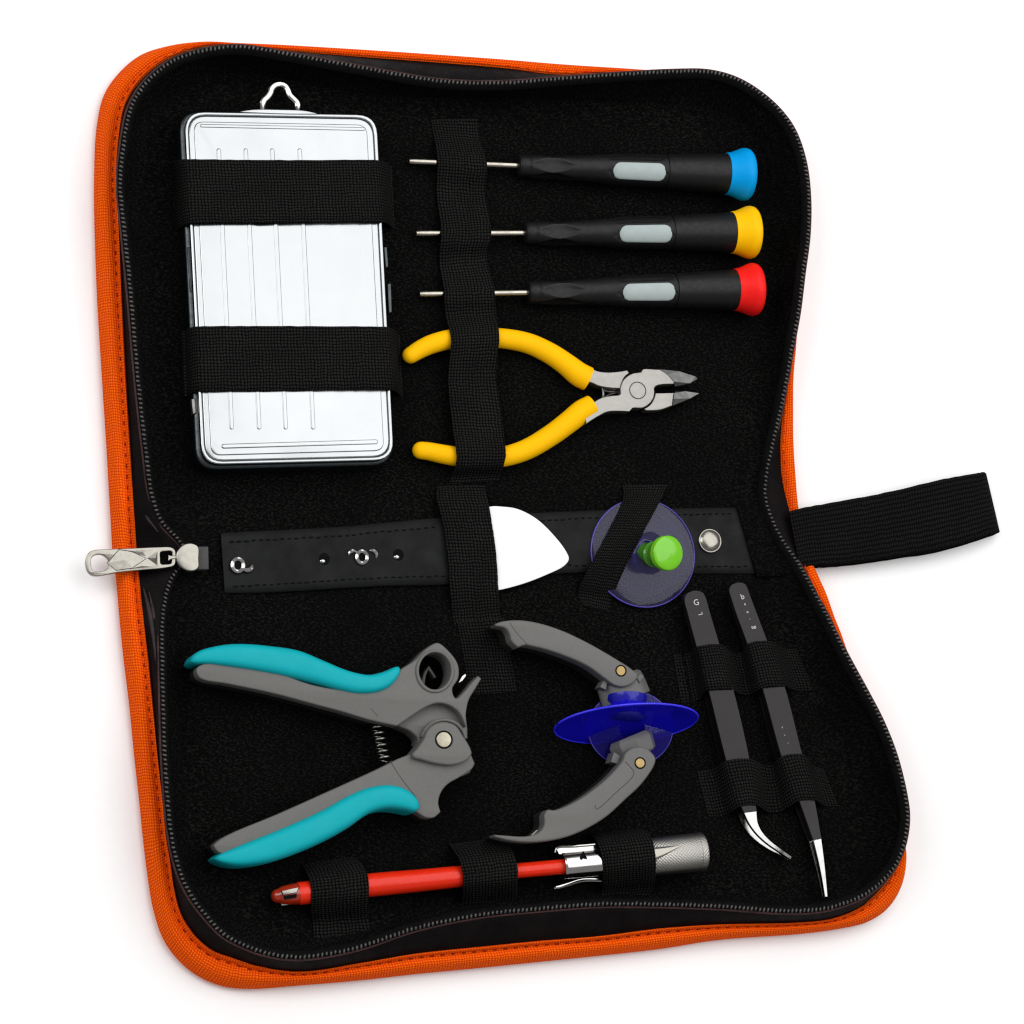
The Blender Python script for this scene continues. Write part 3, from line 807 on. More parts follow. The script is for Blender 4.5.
# ------------------------------------------------------------------ screwdrivers (built once in a local frame, then copied)
def sd_parts():
    # local: tip at the origin, axis +X, camera side +Z, lengths in mm
    X0, X1 = V3((0, 0, 0)), V3((1, 0, 0))
    sh = lathe(X0, X1, [(0, .45), (.3, 1.15), (2, 1.3), (2.4, 1.3), (46, 1.3)], 16)
    def flutes(t, th):
        k = 1.0
        for j in range(5):
            a = (th - (2 * PI * j / 5 + .5) + PI) % (2 * PI) - PI
            for t0, t1, w in ((48, 66, .62),):
                if t0 < t < t1:
                    q = math.sin(PI * (t - t0) / (t1 - t0)); wa = w * q
                    if abs(a) < wa: k -= .24 * q * (1 - (a / wa) ** 2) ** 1
            for t0, t1, w in ((79, 103, .40),):
                a2 = (th - (2 * PI * j / 5 + .05) + PI) % (2 * PI) - PI
                if j in (1, 2) and t0 < t < t1:
                    q = min(1, 4 * math.sin(PI * (t - t0) / (t1 - t0))); wa = w * q
                    if abs(a2 - .1) < wa: k -= .06
        return k
    base = [(43.6, 1.5), (43.7, 3.9), (44.2, 4.45), (47, 4.6), (48.2, 4.6), (48.4, 4.75), (56, 5.2), (64, 5.1), (70, 5.25), (78, 5.9), (84, 6.5), (95, 6.85), (103.4, 7.0), (103.6, 6.6), (104.0, 6.6), (104.2, 7.05), (115, 7.6), (128, 8.3), (130.2, 8.45), (130.3, 4)]
    prof = []
    for (a, ra), (b, rb) in zip(base[:-1], base[1:]):
        m = max(1, int((b - a) / .7))
        prof += [(a + (b - a) * k / m, ra + (rb - ra) * k / m) for k in range(m)]
    prof.append(base[-1])
    hd = lathe(X0, X1, prof, 96, flutes)
    cp = lathe(X0, X1, [(129.4, 5), (129.4, 8.62), (129.8, 8.75), (131.2, 8.95), (133.2, 9.7), (135, 10.5), (136.2, 10.9), (137.3, 10.95), (138.6, 10.6), (139.5, 9.7), (140.0, 8.4), (140.3, 7.0), (140.4, 6.0), (140.5, .1)], 48)
    # window wraps the handle on the camera side
    bm = bmesh.new()
    def rad(t):
        for (a, ra), (b, rb) in zip(base[:-1], base[1:]):
            if a <= t <= b: return ra + (rb - ra) * (t - a) / max(b - a, 1e-6)
        return 6.9
    nx, ny = 26, 12; V = []
    for i in range(nx + 1):
        s = -1 + 2 * i / nx
        t = 91.8 + s * 10.7
        e = 1 if abs(s) < .72 else math.sqrt(max(0, 1 - ((abs(s) - .72) / .285) ** 2))
        row = []
        for j in range(ny + 1):
            th = (-1 + 2 * j / ny) * .62 * max(e, .12) - .07
            edge = (j in (0, ny)) or (i in (0, nx))
            r = rad(t) + (-.25 if edge else .16)
            row.append(bm.verts.new((t * MM, math.sin(th) * r * MM, math.cos(th) * r * MM)))
        V.append(row)
    for i in range(nx):
        for j in range(ny): bm.faces.new((V[i][j], V[i + 1][j], V[i + 1][j + 1], V[i][j + 1]))
    return sh, hd, cp, tomesh(bm)
sh, hd, cp, wn = sd_parts()
def place(o, a, b):
    x = (b - a).normalized(); toC = (CAM - a)
    z = (toC - x * toC.dot(x)).normalized(); y = z.cross(x)
    m = Matrix((x, y, z)).transposed().to_4x4(); m.translation = a
    o.matrix_world = m
    o.location = a; o.rotation_euler = m.to_euler()
sdg = 'precision screwdrivers in a row'
LEN = .1405
def sd_axis(t, e, zt, ze):
    a = U(*t, zt); b = U(*e, ze)
    return a, b
sd0 = bpy.data.objects.new('precision_screwdriver', None); COL.objects.link(sd0); ROOT[sd0] = V3((0, 0, 0))
sd0['label'] = 'black precision screwdriver with blue end cap, nearest the top edge of the case'; sd0['category'] = 'screwdriver'; sd0['group'] = sdg
for nm, me, mt, par in (('shaft', sh, 'shaft', None), ('handle', hd, 'black_plastic', None), ('cap', cp, 'cap_blue', None)):
    o = link(nm, me, mt, sd0, 50)
    if nm == 'handle': link('window', wn, 'window', o, 60)
def copy_tree(o, parent=None):
    c = o.copy(); COL.objects.link(c); c.parent = parent
    for ch in list(o.children): copy_tree(ch, c)
    return c
def recolor(root, mat, label):
    root['label'] = label
    for ch in root.children:
        if ch.name.startswith('cap'):
            ch.data = ch.data.copy(); ch.data.materials[0] = M[mat]
sds = [sd0, copy_tree(sd0), copy_tree(sd0)]
recolor(sds[1], 'cap_yellow', 'black precision screwdriver with yellow end cap, between the blue and red ones')
recolor(sds[2], 'cap_red', 'black precision screwdriver with red end cap, just above the yellow-handled cutters')
for o, (t, e) in zip(sds, (((408.5,161.3),(752,174.8)), ((415.5,233.4),(757.5,232.4)), ((419,294.2),(760.5,289.4)))):
    a, b = U(*t, 5.6), U(*e, 13.0)
    place(o, a, b)
    k = (b - a).length / LEN
    o.scale = (k, 1, 1)

# ------------------------------------------------------------------ side cutters
nip = thing('side_cutters', 'small diagonal side cutters with yellow dipped handles and steel jaws', 'pliers', 560, 395)
h1 = ptube([(410.5,355.3,7.2,3.3),(420,349.5,7.2,3.6),(432,344,7.2,3.85),(451,339.2,7.2,4.0),(474,337,7.2,4.0),(498.6,338,7.2,4.05),(527,343,7.2,4.2),(550,353.5,7.2,4.35),(567,365,7.2,4.6),(579,374.5,7.2,5.0),(588,379,7.2,5.0)], 20, 5, .92, True)
h2 = ptube([(421,450.4,7.2,3.5),(428,451.2,7.2,3.6),(442,454,7.2,3.8),(456.6,456.5,7.2,3.95),(480,459,7.2,4.05),(505.5,456.2,7.2,4.1),(527,449.3,7.2,4.2),(552,434.5,7.2,4.35),(570,421,7.2,4.55),(582,411.5,7.2,4.75),(592,406,7.2,4.6)], 20, 5, .92, True)
link('handle', h1, 'yellow', nip, 60); link('handle', h2, 'yellow', nip, 60)
def z6(pts): return [(560 + p[0] / 6.4, 330 + p[1] / 6.4) + tuple(p[2:]) for p in pts]
armA = prism(z6([(120,255,1),(190,240),(240,262),(310,270),(380,265),(430,257,1),(443,275,1),(413,302),(396,340),(386,374,1),(320,370),(250,358),(195,335),(130,330,1)]), 5, 9.6, .35)
jawA = prism(z6([(538,505,1),(578,478),(603,435),(612,404,1),(730,402,1),(724,440),(718,484,1),(640,511),(552,516,1)]), 5, 9.6, .35)
jawB = prism(z6([(150,520,1),(222,458),(270,432),(330,420),(386,411),(388,370),(402,328),(432,295),(472,276),(520,270,1),(530,252),(548,248),(600,250),(640,252,1),(688,284),(730,330,1),(728,345,1),(630,352),(606,368),(605,398),(598,436),(568,476),(528,498),(478,498),(464,500,1),(445,522,1),(380,519),(300,525),(235,558),(170,600,1)]), 5.2, 10.3, .35)
bladeB = facet([(p[0], p[1], z) for p, z in zip(z6([(640,252),(762,264),(868,298),(880,312),(832,341),(736,361),(731,345),(731,330),(689,284)]), (10.1, 9.0, 8.0, 7.6, 8.8, 8.6, 9.4, 9.9, 10.2))], 5.4)
bladeA = facet([(p[0], p[1], z) for p, z in zip(z6([(733,403),(737,391),(800,392),(890,405),(832,438),(720,484),(726,440)]), (9.2, 8.2, 8.0, 7.4, 7.6, 8.4, 9.4))], 5.4)
link('jaw', joined(jawB), 'steel', nip, 30); link('jaw', joined(armA, jawA), 'steel', nip, 30)
link('blade', bladeB, 'blade', nip, None); link('blade', bladeA, 'blade', nip, None)
pv_ = link('pivot', disc(637.8, 390.4, 3.35, 9, 10.55, .15), 'steel', nip)
link('groove', ring(637.8, 390.4, 10.36, 3.5, .16), 'grey_dark', pv_)
link('return_spring', joined(ptube([(598,381,7,.5),(602.5,389,7,.55),(603,396,7,.5),(600,402,7,.5)], 8), ptube([(592,382,6,.4),(606,391,6,.5),(618,391,6,.5)], 8), ptube([(596,404,6,.4),(608,395,6,.5),(618,392,6,.5)], 8)), 'coil', nip)

# ------------------------------------------------------------------ white pick
pick = prism([(460,545),(468,528),(478,514),(489,506.8),(503,506.6),(518,509),(537,519),(555,536.4),(566,551),(569,559),(564,566),(547,574.5),(527.4,582.3),(508,588),(497,590),(470,587),(458,572),(455,550)], 5.0, 5.9, .25)
po = link('opening_pick', pick, 'white', None)
po['label'] = 'flat white rounded triangular plastic pick tucked under an elastic band'; po['category'] = 'opening pick'

# ------------------------------------------------------------------ suction cup with knob
cup = thing('suction_cup', 'clear violet suction cup with a bright green knob under a diagonal band', 'suction cup', 643, 553)
c = U(643, 553, 4.6)
prof = [(-.6, 21.8), (-.2, 22.2), (.4, 22.2), (1.0, 20.5), (1.7, 15), (2.6, 10), (3.6, 6.6), (4.8, 5.0), (5.0, 4.2), (3.2, 4.6), (2.0, 9), (1.0, 15), (.2, 20.5), (-.6, 21.8)]
link('cup', lathe(c, c + zup * .01, prof, 64, cap=False), 'cup_clear', cup, 60)
link('rim', ring(643, 553, 4.7, 22.0, .42, n=72), 'rim_violet', cup, 80)
a = U(647.5, 555, 6.5); b = U(668.5, 553, 21.5)
L_ = (b - a).length / MM
stem = lathe(a, b, [(-1.5, 6.0), (0, 5.8), (.4, 4.9), (1, 4.6), (3, 4.4), (4, 5.2), (5, 5.2), (5.6, 4.4), (7, 4.3), (L_ - 5, 4.6), (L_ - 4, 5.6), (L_ - 3.2, 6.0)], 32)
link('stem', stem, 'green_stem', cup, 50)
head = lathe(a, b, [(L_ - 3.6, 2), (L_ - 3.5, 6.2), (L_ - 3.0, 6.9), (L_ - 1.6, 7.05), (L_ - 1.2, 6.75), (L_ - .9, 7.0), (L_ - .25, 6.95), (L_ + .1, 6.5), (L_ + .45, 5.0), (L_ + .75, 2.6), (L_ + .85, .1)], 48)
link('knob', head, 'green', cup, 50)
link('collar', lathe(a, b, [(-2, 7.8), (-.4, 7.6), (.2, 6.6), (.3, 5)], 40), 'rim_violet', cup, 50)

# ------------------------------------------------------------------ large teal pliers
pl = thing('spring_pliers', 'large grey spring-loaded pliers with teal rubber grips, lower left of the case', 'pliers', 330, 755)
A = [(196.5,670),(199,666),(215,662),(260,666),(310,684),(345,690),(375,690),(392,681),(401,669.5),(414,661),(426,649),(437.7,642.7),(448,650),(458,664),(458.5,678),(452.5,689),(456,698.3),(464,692),(472,682.5),(478.3,675.8,1),(481.6,678.6,1),(476,688),(469,700),(466.3,713),(466,727,1),(459.5,713),(450,705.5),(438,703),(427,706.5),(417,712.5),(406,720),(397,726,1),(371,720.3),(340,711),(317,705),(274,693.5),(229,684),(200,678)]
hole = [(418.5,668),(421,659),(427,653),(435,651),(443.5,654),(450,662),(452.5,672),(450.5,681),(445,688.5),(437,690),(428,687),(421.5,679)]
upper = link('upper_handle', prism([A, hole], 12, 18.5, .6), 'grey', pl, 50)
link('shaded_channel', prism([A, hole], 4, 11.98, .05, zr=18.5, res=1), 'grey_shaded', upper, 30)  # solid lower half, coloured dark for the shade under the handle
link('ring_lip', prism([[(435.3 + 19.3 * math.cos(t), 671 + 21.8 * math.sin(t)) for t in [2 * PI * k / 28 for k in range(28)]], [(435.3 + 16 * math.cos(t), 670.8 + 18.6 * math.sin(t)) for t in [2 * PI * k / 28 for k in range(28)]]], 8, 19.3, .6, raw=True), 'grey', upper, 50)
link('hook', joined(prism([(421,684,1),(424,672,1),(429,665.5,1),(436.5,677,1),(434.5,678.5,1),(428.5,669.5,1),(426,676,1),(425,684,1)], 6, 12, .3), ring(437, 672, 8, 6, .6, -60, 110)), 'grey_dark', upper)
# lower web between the handles and the raised crescent round the pivot
link('web', prism([(397,724.5),(408,716),(420,707),(436,701),(452,702),(464,710),(467,722),(466,740),(440,748),(418,744),(418,739),(410,731)], 4, 13.6, .8), 'grey', upper, 50)
cres = []
for k in range(15):
    a_ = math.radians(172 - 168 * k / 14); cres.append((444.5 + 23.6 * math.cos(a_), 740 - 22.0 * math.sin(a_)))
for k in range(15):
    a_ = math.radians(4 + 168 * k / 14); cres.append((444.5 + 19.6 * math.cos(a_), 740 - 18.6 * math.sin(a_)))
link('crescent', prism(cres, 9, 16.6, .6, raw=True), 'grey', upper, 50)
B = [(214,846),(218,841),(233,832.5),(276,814.7),(327,792),(377.7,769),(405,756),(432,750),(470,751.5,1),(475,763.5,1),(472,769),(460,777),(447.5,784.5),(441,793),(438.6,803),(440.8,812,1),(434,817.5),(426,817.5),(418,813),(395,801),(370,799),(340,811),(300,833),(255,848),(222,854)]
lower = link('lower_handle', prism(B, 11, 17.5, .6), 'grey', pl, 50)
link('shaded_channel', prism(B, 4, 10.98, .05, zr=17.5, res=1), 'grey_shaded', lower, 30)
lobe = [(412.5,754.5),(418,747.5),(424.4,738),(427.5,730.5),(434,724.3),(444,721.6),(455.6,725),(463.4,735.5),(471,748.5),(472,754),(467,760.5),(452.5,765),(436,763.5),(421,759.5),(414,757.5)]
link('pivot_lobe', prism(lobe, 10, 20.6, .9), 'grey', lower, 50)
link('grip', pillow([(189.6,661.5),(191.5,656.5),(196.5,652.3),(203,649.3),(223,645),(242.5,644),(268,646),(297,650.5),(320.6,660),(346,670.6),(365.5,675),(373,674.4),(385,671),(393,667.4),(397.5,666.8)],
                    [(189.8,662.2),(193,664.4),(205,665.2),(244.5,670.6),(281.5,677.2),(317,685.5),(340,692),(356,695),(374,694),(387,689),(396,680),(399.6,671.5),(398.3,667.2)], 4, 21.2), 'teal', pl, 60)
link('grip', pillow([(213.6,858.8),(217,855.2),(233,847.7),(284,827),(322,809.6),(347,795.7),(367.5,787.5),(388,785),(403,788.4),(414,796.5),(419,806.5)],
                    [(214,859.4),(217,862),(224,864.6),(238,866.7),(263.5,864),(289,856.6),(322,842.6),(347,828.7),(367.5,814.7),(385,809.8),(403,811),(414,812.9),(418.6,807.5)], 4, 20.8), 'teal', pl, 60)
pn = link('pivot_pin', disc(444, 739.6, 3.0, 18, 21.2, .25), 'pin_pale', pl)
link('pin_groove', ring(444, 739.6, 20.75, 3.25, .28), 'hole', pn)
sp = []
for k in range(6 * 16 + 1):
    th = 2 * PI * k / 16; t = k / (6 * 16)
    x = 376.2 + (384.5 - 376.2) * t; y = 725.5 + (762 - 725.5) * t
    p = U(x, y, 11)
    sp.append(p + V3((2.5 * MM * math.cos(th), 0, 2.5 * MM * math.sin(th))))
link('return_spring', tube(sp, .55 * MM, 8), 'coil', pl, 80)
link('blade', prism([(458.5,683,1),(462,676,1),(465.5,673.6,1),(466.3,676,1),(462.5,681,1)], 8, 14, .2), 'mirror', pl)
link('jaw_plate', joined(prism([(461,777,1),(464,771.5,1),(471,769.5,1),(470,773,1)], 5, 15, .3)), 'grey_dark', lower)
# seam on the lower handle
def line(pts, r=.16, mat='hole', par=None, nm='seam'):
    return link(nm, ptube([p + (r,) for p in pts], 6, 4), mat, par)
line([(390.5,761.5,17.5),(399,775,17.5),(411,791,17.5),(416,797,17.5)], .14, 'grey_dark', lower)
line([(371,708.8,18.5),(378,716.5,18.5)], .1, 'grey_dark', upper)

# ------------------------------------------------------------------ double suction cup pliers
op = thing('suction_pliers', 'grey curved-arm pliers holding two deep blue suction cups', 'suction pliers', 600, 735)
up_o = [(494.5,624.2,1),(502,621.4),(519,620),(538.6,622.8),(562,630.2),(589,643),(616.7,659),(632,669),(638,675.5),(634.5,682),(624.5,686.8),(614.8,685.3),(605,678.5),(589,666.8),(568,657),(544.5,649),(526,644.8,1),(518,647.3,1),(511.5,641),(509.3,633.4),(505.4,628.2),(496,626,1)]
arm1 = link('arm', prism(up_o, 12.5, 19, .75), 'grey', op, 50)
link('shaded_channel', prism(up_o, 5, 12.48, .05, zr=19, res=1), 'grey_shaded', arm1, 30)
lo_o = [(494,834.6,1),(505,835.4),(527,836.2),(538.6,832.6),(544.3,825),(544.5,814.5),(548,809.7),(555,810),(573.7,802.5),(595,788.4),(611,774.4),(623,760),(625.5,753),(632,748),(641.7,746.7),(651,751.4),(656,760),(644,781.4),(625,800),(606.6,816.6),(583,830.6),(559.7,838.8),(531.6,842.3),(510,840.6),(495,837,1)]
arm2 = link('arm', prism(lo_o, 12.5, 19, .75), 'grey', op, 50)
link('shaded_channel', prism(lo_o, 5, 12.48, .05, zr=19, res=1), 'grey_shaded', arm2, 30)
for x, y, mt, par in ((621, 670.7, 'pin', arm1), (640.2, 763, 'pin', arm2)):
    q = link('pin', disc(x, y, 1.85, 15, 19.4, .1), mt, par)
    link('pin_groove', ring(x, y, 19.1, 2.1, .25), 'hole', q)
line([(595,805,19.03),(596.5,809,19.03),(600,807.5,19.03),(615,793.5,19.03),(632,777.5,19.03),(634,772.5,19.03),(630,766.5,19.03),(625,761.5,19.03)], .13, 'grey_dark', arm2)
line([(510,622.8,19.03),(516,632,19.03),(527,644,19.03)], .1, 'grey_dark', arm1)
link('pawl', joined(prism([(528.5,837.5,1),(537,829.5,1),(538.3,830.3,1),(531,838,1)], 9, 15, .15)), 'steel', arm2)
# sockets
a, b = U(618, 676, 10.5), U(626.5, 700, 10.5)
ll = (b - a).length / MM
def flat(me, zc, k):
    for v in me.vertices: v.co.z = zc * MM + (v.co.z - zc * MM) * k
    return me
def wav(t, th): return 1 + .035 * math.cos(6 * th)
link('socket', flat(lathe(a, b, [(0, 8.2), (.8, 9.3), (3, 9.8), (ll - 1.2, 10.2), (ll - .4, 10.2), (ll, 9.5)], 48, wav), 10.5, .66), 'grey', op, 35)
a2, b2 = U(637, 756, 10.5), U(629, 736.5, 10.5)
l2 = (b2 - a2).length / MM
link('socket', flat(lathe(a2, b2, [(0, 7.6), (.8, 8.8), (3, 9.2), (l2 - 2.2, 9.6), (l2 - 1.2, 9.2), (l2, 8.2)], 8), 10.5, .66), 'grey', op, 20)
for q_, z0_, z1_ in (([(600,687,1),(604,680,1),(608,681,1),(606,690,1)], 10, 16.5), ([(614,752,1),(611,762,1),(618,764,1),(621,756,1)], 8, 15), ([(636,677,1),(641,674,1),(644,676,1),(640,683,1)], 11, 17)):
    link('socket_clip', prism(q_, z0_, z1_, .3), 'grey', op)
# cups
def cupmesh(C, X, V, W, prof, seg=64):
    """C centre, X and V half axes of the rim (metres), W axis; prof (radius fraction, axial mm)"""
    bm = bmesh.new(); rings = []
    for f, h in prof:
        rings.append([bm.verts.new(C + X * (f * math.cos(2 * PI * k / seg)) + V * (f * math.sin(2 * PI * k / seg)) + W * (h * MM)) for k in range(seg)])
    for a_, b_ in zip(rings[:-1], rings[1:]):
        for k in range(seg): bm.faces.new((a_[k], a_[(k + 1) % seg], b_[(k + 1) % seg], b_[k]))
    return tomesh(bm)
C1 = U(626.5, 724.5, 17.5)
X1 = U(696.5, 721.5, 17.5) - C1
V1 = V3((0, .0060, .0155)); W1 = V3((.1, 1, -.25)).normalized()
link('cup', cupmesh(C1, X1, V1, W1, [(.24, 8.6), (.27, 7.0), (.40, 5.0), (.62, 3.4), (.85, 1.8), (.97, .8), (1, .3), (.97, .1), (.84, .9), (.62, 2.3), (.4, 3.7), (.24, 4.6), (.0, 4.9)]), 'cup_blue', op, 60)
link('cup_hub', lathe(U(625.5, 698, 11.5), U(627, 722, 13.5), [(0, 8.6), (2, 8.4), (4, 7.0), (6, 6.6), (8, 7.2), (9, 6)], 40), 'cup_core', op, 50)
C2 = U(630.5, 728.5, 7.5)
X2 = U(672.5, 728.5, 8.5) - C2; V2 = U(630.5, 691, 9.5) - C2; W2 = X2.cross(V2).normalized()
link('cup', cupmesh(C2, X2, V2, W2, [(.3, 2.6), (.55, 1.8), (.9, .8), (1, .3), (1, -.2), (.9, .2), (.55, 1.2), (.3, 2.0)]), 'cup_thin', op, 60)
link('rim', tube([C2 + X2 * math.cos(2 * PI * k / 64) + V2 * math.sin(2 * PI * k / 64) for k in range(64)], .32 * MM, 8, closed=True), 'rim_violet', op, 80)
link('rim', tube([C1 + X1 * math.cos(2 * PI * k / 72) + V1 * math.sin(2 * PI * k / 72) + W1 * (.35 * MM) for k in range(72)], .42 * MM, 8, closed=True), 'blue_rim', op, 80)

# ------------------------------------------------------------------ tweezers
def blade_leaf(L, R, z, thick, bev=.25):
    """leaf between a left and a right edge, each (x, y, z) in photograph places"""
    Ls = spline(L, 8); Rs = spline(R, 8)
    bm = bmesh.new(); sec = []
    T = thick * MM
    for (a, b, za), (c_, d, zb) in zip(Ls, Rs):
        p, q = U(a, b, za), U(c_, d, zb)
        e = (q - p).normalized(); k = bev * MM
        s = [p - zup * T * .5, p + e * k * .2 - zup * k, p + e * k, q - e * k, q - e * k * .2 - zup * k, q - zup * T * .5, q - zup * T, p - zup * T]
        sec.append([bm.verts.new(v) for v in s])
    for a, b in zip(sec[:-1], sec[1:]):
        for k in range(8): bm.faces.new((a[k], a[(k + 1) % 8], b[(k + 1) % 8], b[k]))
    bm.faces.new(sec[0]); bm.faces.new(sec[-1])
    return tomesh(bm)
def shift(e, dz): return [(x, y, z - dz[i]) for i, (x, y, z) in enumerate(e)]
def lower_edge(e, dzs):
    """edge straight below e"""
    out = []
    for (x, y, z), dz in zip(e, dzs):
        w = U(x, y, z); w = V3((w.x, w.y, w.z - dz * MM))
        v = w - CAM
        k = DIST / v.dot(FW)
        out.append((512 + v.dot(RT) * k / S, 512 - v.dot(UP) * k / S, z - dz))
    return out
def tweezers(name, label, Lb, Rb, dzb, Lt, Rt, dzt, px, py, marks):
    t = thing(name, label, 'tweezers', px, py, group='tweezers held by two elastic bands')
    up_ = blade_leaf(Lb, Rb, 0, 1.3); lo_ = blade_leaf(lower_edge(Lb, dzb), lower_edge(Rb, dzb), 0, 1.2)
    link('blade', up_, 'tweezer', t, 30); link('blade', lo_, 'tweezer', t, 30)
    link('tip', blade_leaf(Lt, Rt, 0, 1.4, .35), 'mirror', t, 30)
    link('tip', blade_leaf(lower_edge(Lt, dzt), lower_edge(Rt, dzt), 0, 1.3, .3), 'mirror', t, 30)
    for ch, x, y, h, ang in marks:
        cu = bpy.data.curves.new('t', 'FONT'); cu.body = ch; cu.size = h * 1.1 * MM; cu.extrude = .03 * MM; cu.align_x = 'CENTER'; cu.align_y = 'CENTER'
        o = bpy.data.objects.new('t', cu); me = bpy.data.meshes.new_from_object(o); bpy.data.objects.remove(o); bpy.data.curves.remove(cu)
        me.transform(Matrix.Translation(U(x, y, ztop + .06)) @ Matrix.Rotation(math.radians(ang), 4, 'Z'))
        link('marking', me, 'mark', t, None)
    return t
ztop = 10.6
tw1 = tweezers('tweezers', 'black bent-tip tweezers with a hooked silver point, beside the blue suction cups',
  [(692.6,590.8,ztop),(686.5,594,ztop),(684.3,600,ztop),(687,612,ztop),(696.4,647,ztop),(708.3,690,ztop),(726,760.8,ztop),(735,790,ztop),(741,806.5,ztop),(743.6,812.5,ztop)],
  [(697.5,590.6,ztop),(703.4,592.8,ztop),(706.3,598,ztop),(709.4,609,ztop),(720,644.6,ztop),(733.6,688.6,ztop),(749.8,758.5,ztop),(754.5,788,ztop),(756.3,804.5,ztop),(757,811,ztop)],
  [.9,.9,1.0,1.4,3.2,5,6.4,6.6,6.3,6.2],
  [(743.8,813,ztop),(745.2,816.5,ztop),(748.4,823,ztop),(755,832.4,ztop),(765.6,842.8,ztop-.4),(777.9,851.6,ztop-1.2),(790.2,860,ztop-2.4)],
  [(757.2,811.4,ztop),(757.4,816,ztop),(758.4,823,ztop),(762.4,831.4,ztop),(770.4,840.2,ztop-.4),(781.8,849,ztop-1.2),(791.6,855.8,ztop-2.4)],
  [6.2,6.6,7.0,7.0,6.2,4.6,2.6], 735, 700,
  [('G', 696.3, 602.6, 3.0, 15), ('L', 700.6, 613.6, 2.3, 105)])
tw2 = tweezers('tweezers', 'black straight fine-point tweezers, closest to the right wall of the case',
  [(736.6,582.8,ztop),(731.5,584.8,ztop),(729,589,ztop),(731.5,600,ztop),(747,643.8,ztop),(762,687.7,ztop),(781.4,757,ztop),(791,782,ztop),(799,801,ztop),(813,840.5,ztop)],
  [(741.5,582.5,ztop),(745.6,584.2,ztop),(747.6,587.4,ztop),(751.3,597.5,ztop),(767.5,640.3,ztop),(785,686,ztop),(802.5,753.7,ztop),(810,780,ztop),(815,800,ztop),(821.8,838,ztop)],
  [.9,.9,1.0,1.4,3.2,5,6,6,5.6,4.4],
  [(813.1,841,ztop),(817,857,ztop),(821,876,ztop-.4),(824.4,896.6,ztop-.9)],
  [(821.9,838.5,ztop),(824.2,856,ztop),(826.4,876,ztop-.4),(828.2,896.4,ztop-.9)],
  [4.4,4,3.2,2.4], 785, 720,
  [('b', 742.5, 596.8, 2.9, 18), ('e', 744.8, 604, 1.5, 18), ('e', 747.2, 612.2, 1.7, 100), ('-', 749.6, 619, 1.6, 100), ('g', 752.6, 627.6, 2.6, 100), ('u', 782, 727.5, 1.1, 105), ('r', 784.5, 735, 1.1, 105), ('r', 788, 743, .9, 105)])

# ------------------------------------------------------------------ red tool with knurled end
rt = thing('red_scraper', 'slim red rod with a nickel clip collar and knurled metal end, near the bottom zip', 'hand tool', 490, 875)
link('rod', ptube([(298,893.6,8,4.3),(312,892.2,8,4.4),(368,885.4,8.2,4.5),(420,880.5,8.6,4.3),(464,876,9,4.0),(500,872.5,9.4,3.2),(517,870.8,9.8,2.95),(566,866.4,10.6,2.95)], 24, 6, 1), 'red', rt, 60)
link('tip', ptube([(278,895.9,8,2.7),(281,895.6,8,3.3),(288,894.8,8,3.8),(299,893.5,8,4.15)], 24, 6, 1, True), 'amber', rt, 60)
link('metal_strip', joined(prism([(282,890.8,1),(298.5,887.2,1),(297,892.6,1),(283,895.4,1)], 10, 12.75, .25), prism([(281,902.6,1),(297,901,1),(296.5,903.8,1),(281.5,906,1)], 5, 8.6, .2)), 'nickel', rt)
link('slot', prism([(284,896.2,1),(297,893.6,1),(296.5,897.6,1),(285,899.6,1)], 9, 12.2, .1), 'hole', rt)
a, b = U(562, 866, 10.8), U(703.5, 851.6, 10.8)
LL = (b - a).length / MM
sl_f = lathe(a, b, [(.6, 3.2), (.2, 4.6), (0, 5.0), (.3, 5.25), (1.2, 5.2), (15, 5.3), (LL * .575, 5.5), (LL * .58, 5)], 64, cap=False)
link('collar', sl_f, 'chrome', rt, 50)
kn = lathe(a, b, [(LL * .59, 5), (LL * .59, 6.9), (LL * .60, 7.3), (LL - 4, 7.55), (LL - 3.6, 7.3), (LL - 3.2, 7.3), (LL - 3.0, 7.6), (LL - .9, 7.65), (LL - .3, 7.3), (LL, 6.6), (LL + .1, 1)], 64)
link('knurled_end', kn, 'knurl', rt, 50)
# flared lips of the clip collar
link('clip_lip', ptube([(555,852.5,13,.35),(557,847.8,13,.5),(575,846.3,13,.5),(603,844,13,.5)], 8, 5, 1), 'chrome', rt)
link('clip_lip', ptube([(554,888.7,8,.5),(560,888.3,8,.55),(568,885.5,8,.55),(581.6,881,8,.55),(603,880.8,8,.5)], 8, 5, 1), 'chrome', rt)
link('clip_plate', strip([(556.5,848,559,854,12.2),(580,846,581,853.5,12.8),(603,844.2,603,852,12.8)], .5, 4, 2), 'chrome', rt)
link('clip_plate', strip([(556,886.5,555,889,7.6),(568,883,567.5,885.5,7.8),(582,878.8,581.6,881,8),(603,878.4,603,881,8)], .5, 4, 2), 'chrome', rt)
tri = prism([(580.8,856.6,1),(583.6,851.2,1),(587.4,858.6,1),(584.5,857,1),(582,859.4,1)], 15.2, 16.4, .05)
link('slot', tri, 'hole', rt)
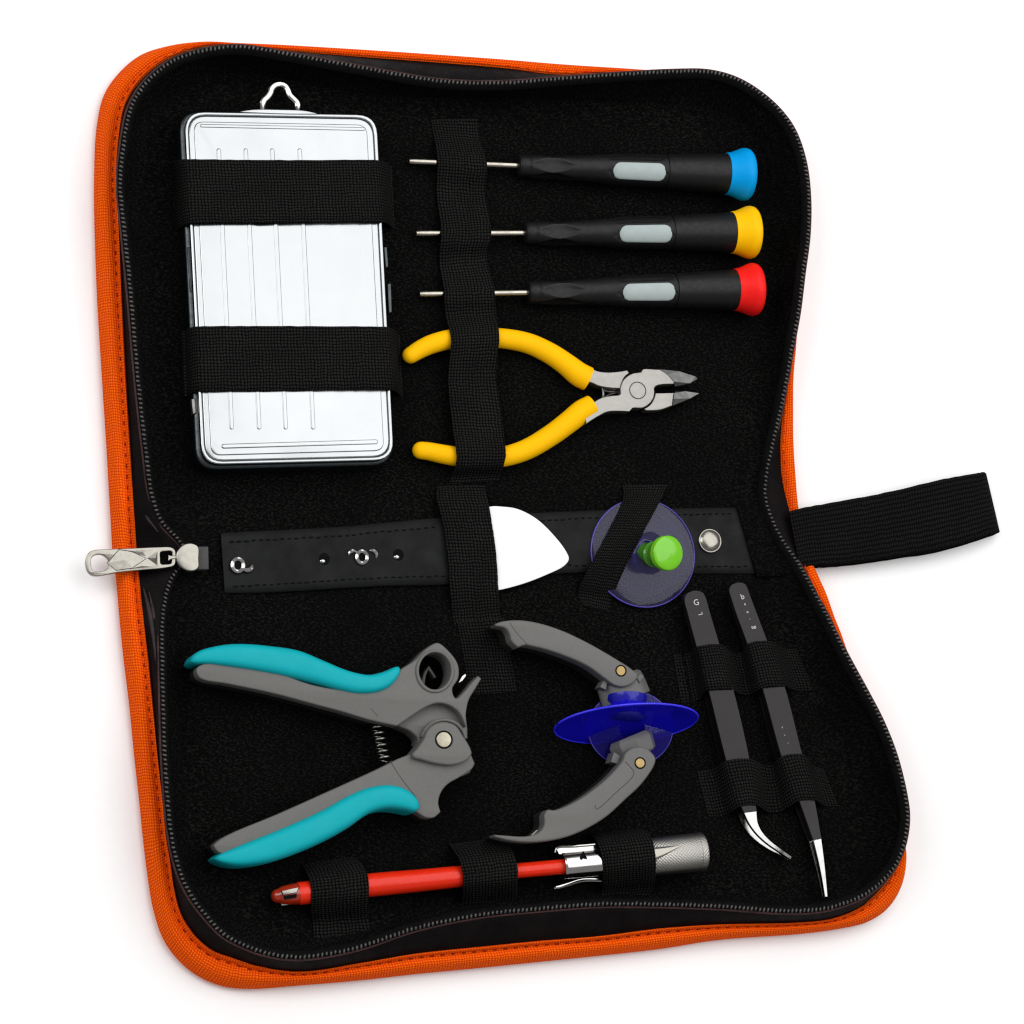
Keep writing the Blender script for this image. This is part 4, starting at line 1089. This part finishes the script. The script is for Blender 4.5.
# smooth pointed flat among the knurling
bm = bmesh.new()
d_, s_, u_ = frame(b - a)
def onrod(t, th, r): return a + d_ * (t * MM) + s_ * (r * MM * math.cos(th)) + u_ * (r * MM * math.sin(th))
th0 = math.atan2((CAM - a).normalized().dot(u_), (CAM - a).normalized().dot(s_))
sg = 1 if onrod(30, th0 + .3, 7).y > onrod(30, th0, 7).y else -1
V = []
for i in range(15):
    t = LL * .605 + (LL * .815 - LL * .605) * i / 14
    hi_ = .5 - .02 * i / 14; lo2 = -.22 + .66 * i / 14
    V.append([bm.verts.new(onrod(t, th0 + sg * (lo2 + (hi_ - lo2) * j / 6), 7.72 - (.3 if j in (0, 6) else 0))) for j in range(7)])
for i in range(14):
    for j in range(6): bm.faces.new((V[i][j], V[i + 1][j], V[i + 1][j + 1], V[i][j + 1]))
link('smooth_flat', tomesh(bm), 'nickel', rt, 60)

# ------------------------------------------------------------------ light, camera, view
w = bpy.data.worlds.new('World'); scene.world = w; w.use_nodes = True
w.node_tree.nodes['Background'].inputs[0].default_value = (1, 1, 1, 1)
w.node_tree.nodes['Background'].inputs[1].default_value = .33
def area(name, loc, aim, sx, sy, power):
    l = bpy.data.lights.new(name, 'AREA'); l.shape = 'RECTANGLE'; l.size = sx; l.size_y = sy; l.energy = power
    o = bpy.data.objects.new(name, l); COL.objects.link(o); o.location = loc
    o.rotation_euler = (Vector(aim) - Vector(loc)).to_track_quat('-Z', 'Y').to_euler()
    return o
area('softbox', (.42, .36, 1.15), (0, 0, 0), 1.7, 1.4, 18.2)
area('side_softbox', (-.9, .3, .9), (0, 0, 0), .6, .9, 6.5)
cam = bpy.data.cameras.new('Camera'); co = bpy.data.objects.new('Camera', cam); COL.objects.link(co)
co.matrix_world = Matrix((RT, UP, -FW)).transposed().to_4x4(); co.location = CAM
co.rotation_euler = Matrix((RT, UP, -FW)).transposed().to_euler()
cam.sensor_width = 36; cam.lens = 36 * DIST / (1024 * S); cam.clip_start = .01; cam.clip_end = 50
scene.camera = co
vs = scene.view_settings
vs.view_transform = 'Standard'; vs.look = 'None'; vs.exposure = 0; vs.gamma = 1; vs.use_curve_mapping = False
scene.cycles.use_denoising = True
scene.cycles.denoising_prefilter = 'ACCURATE'
scene.cycles.transparent_max_bounces = 16
scene.cycles.filter_width = 1.3
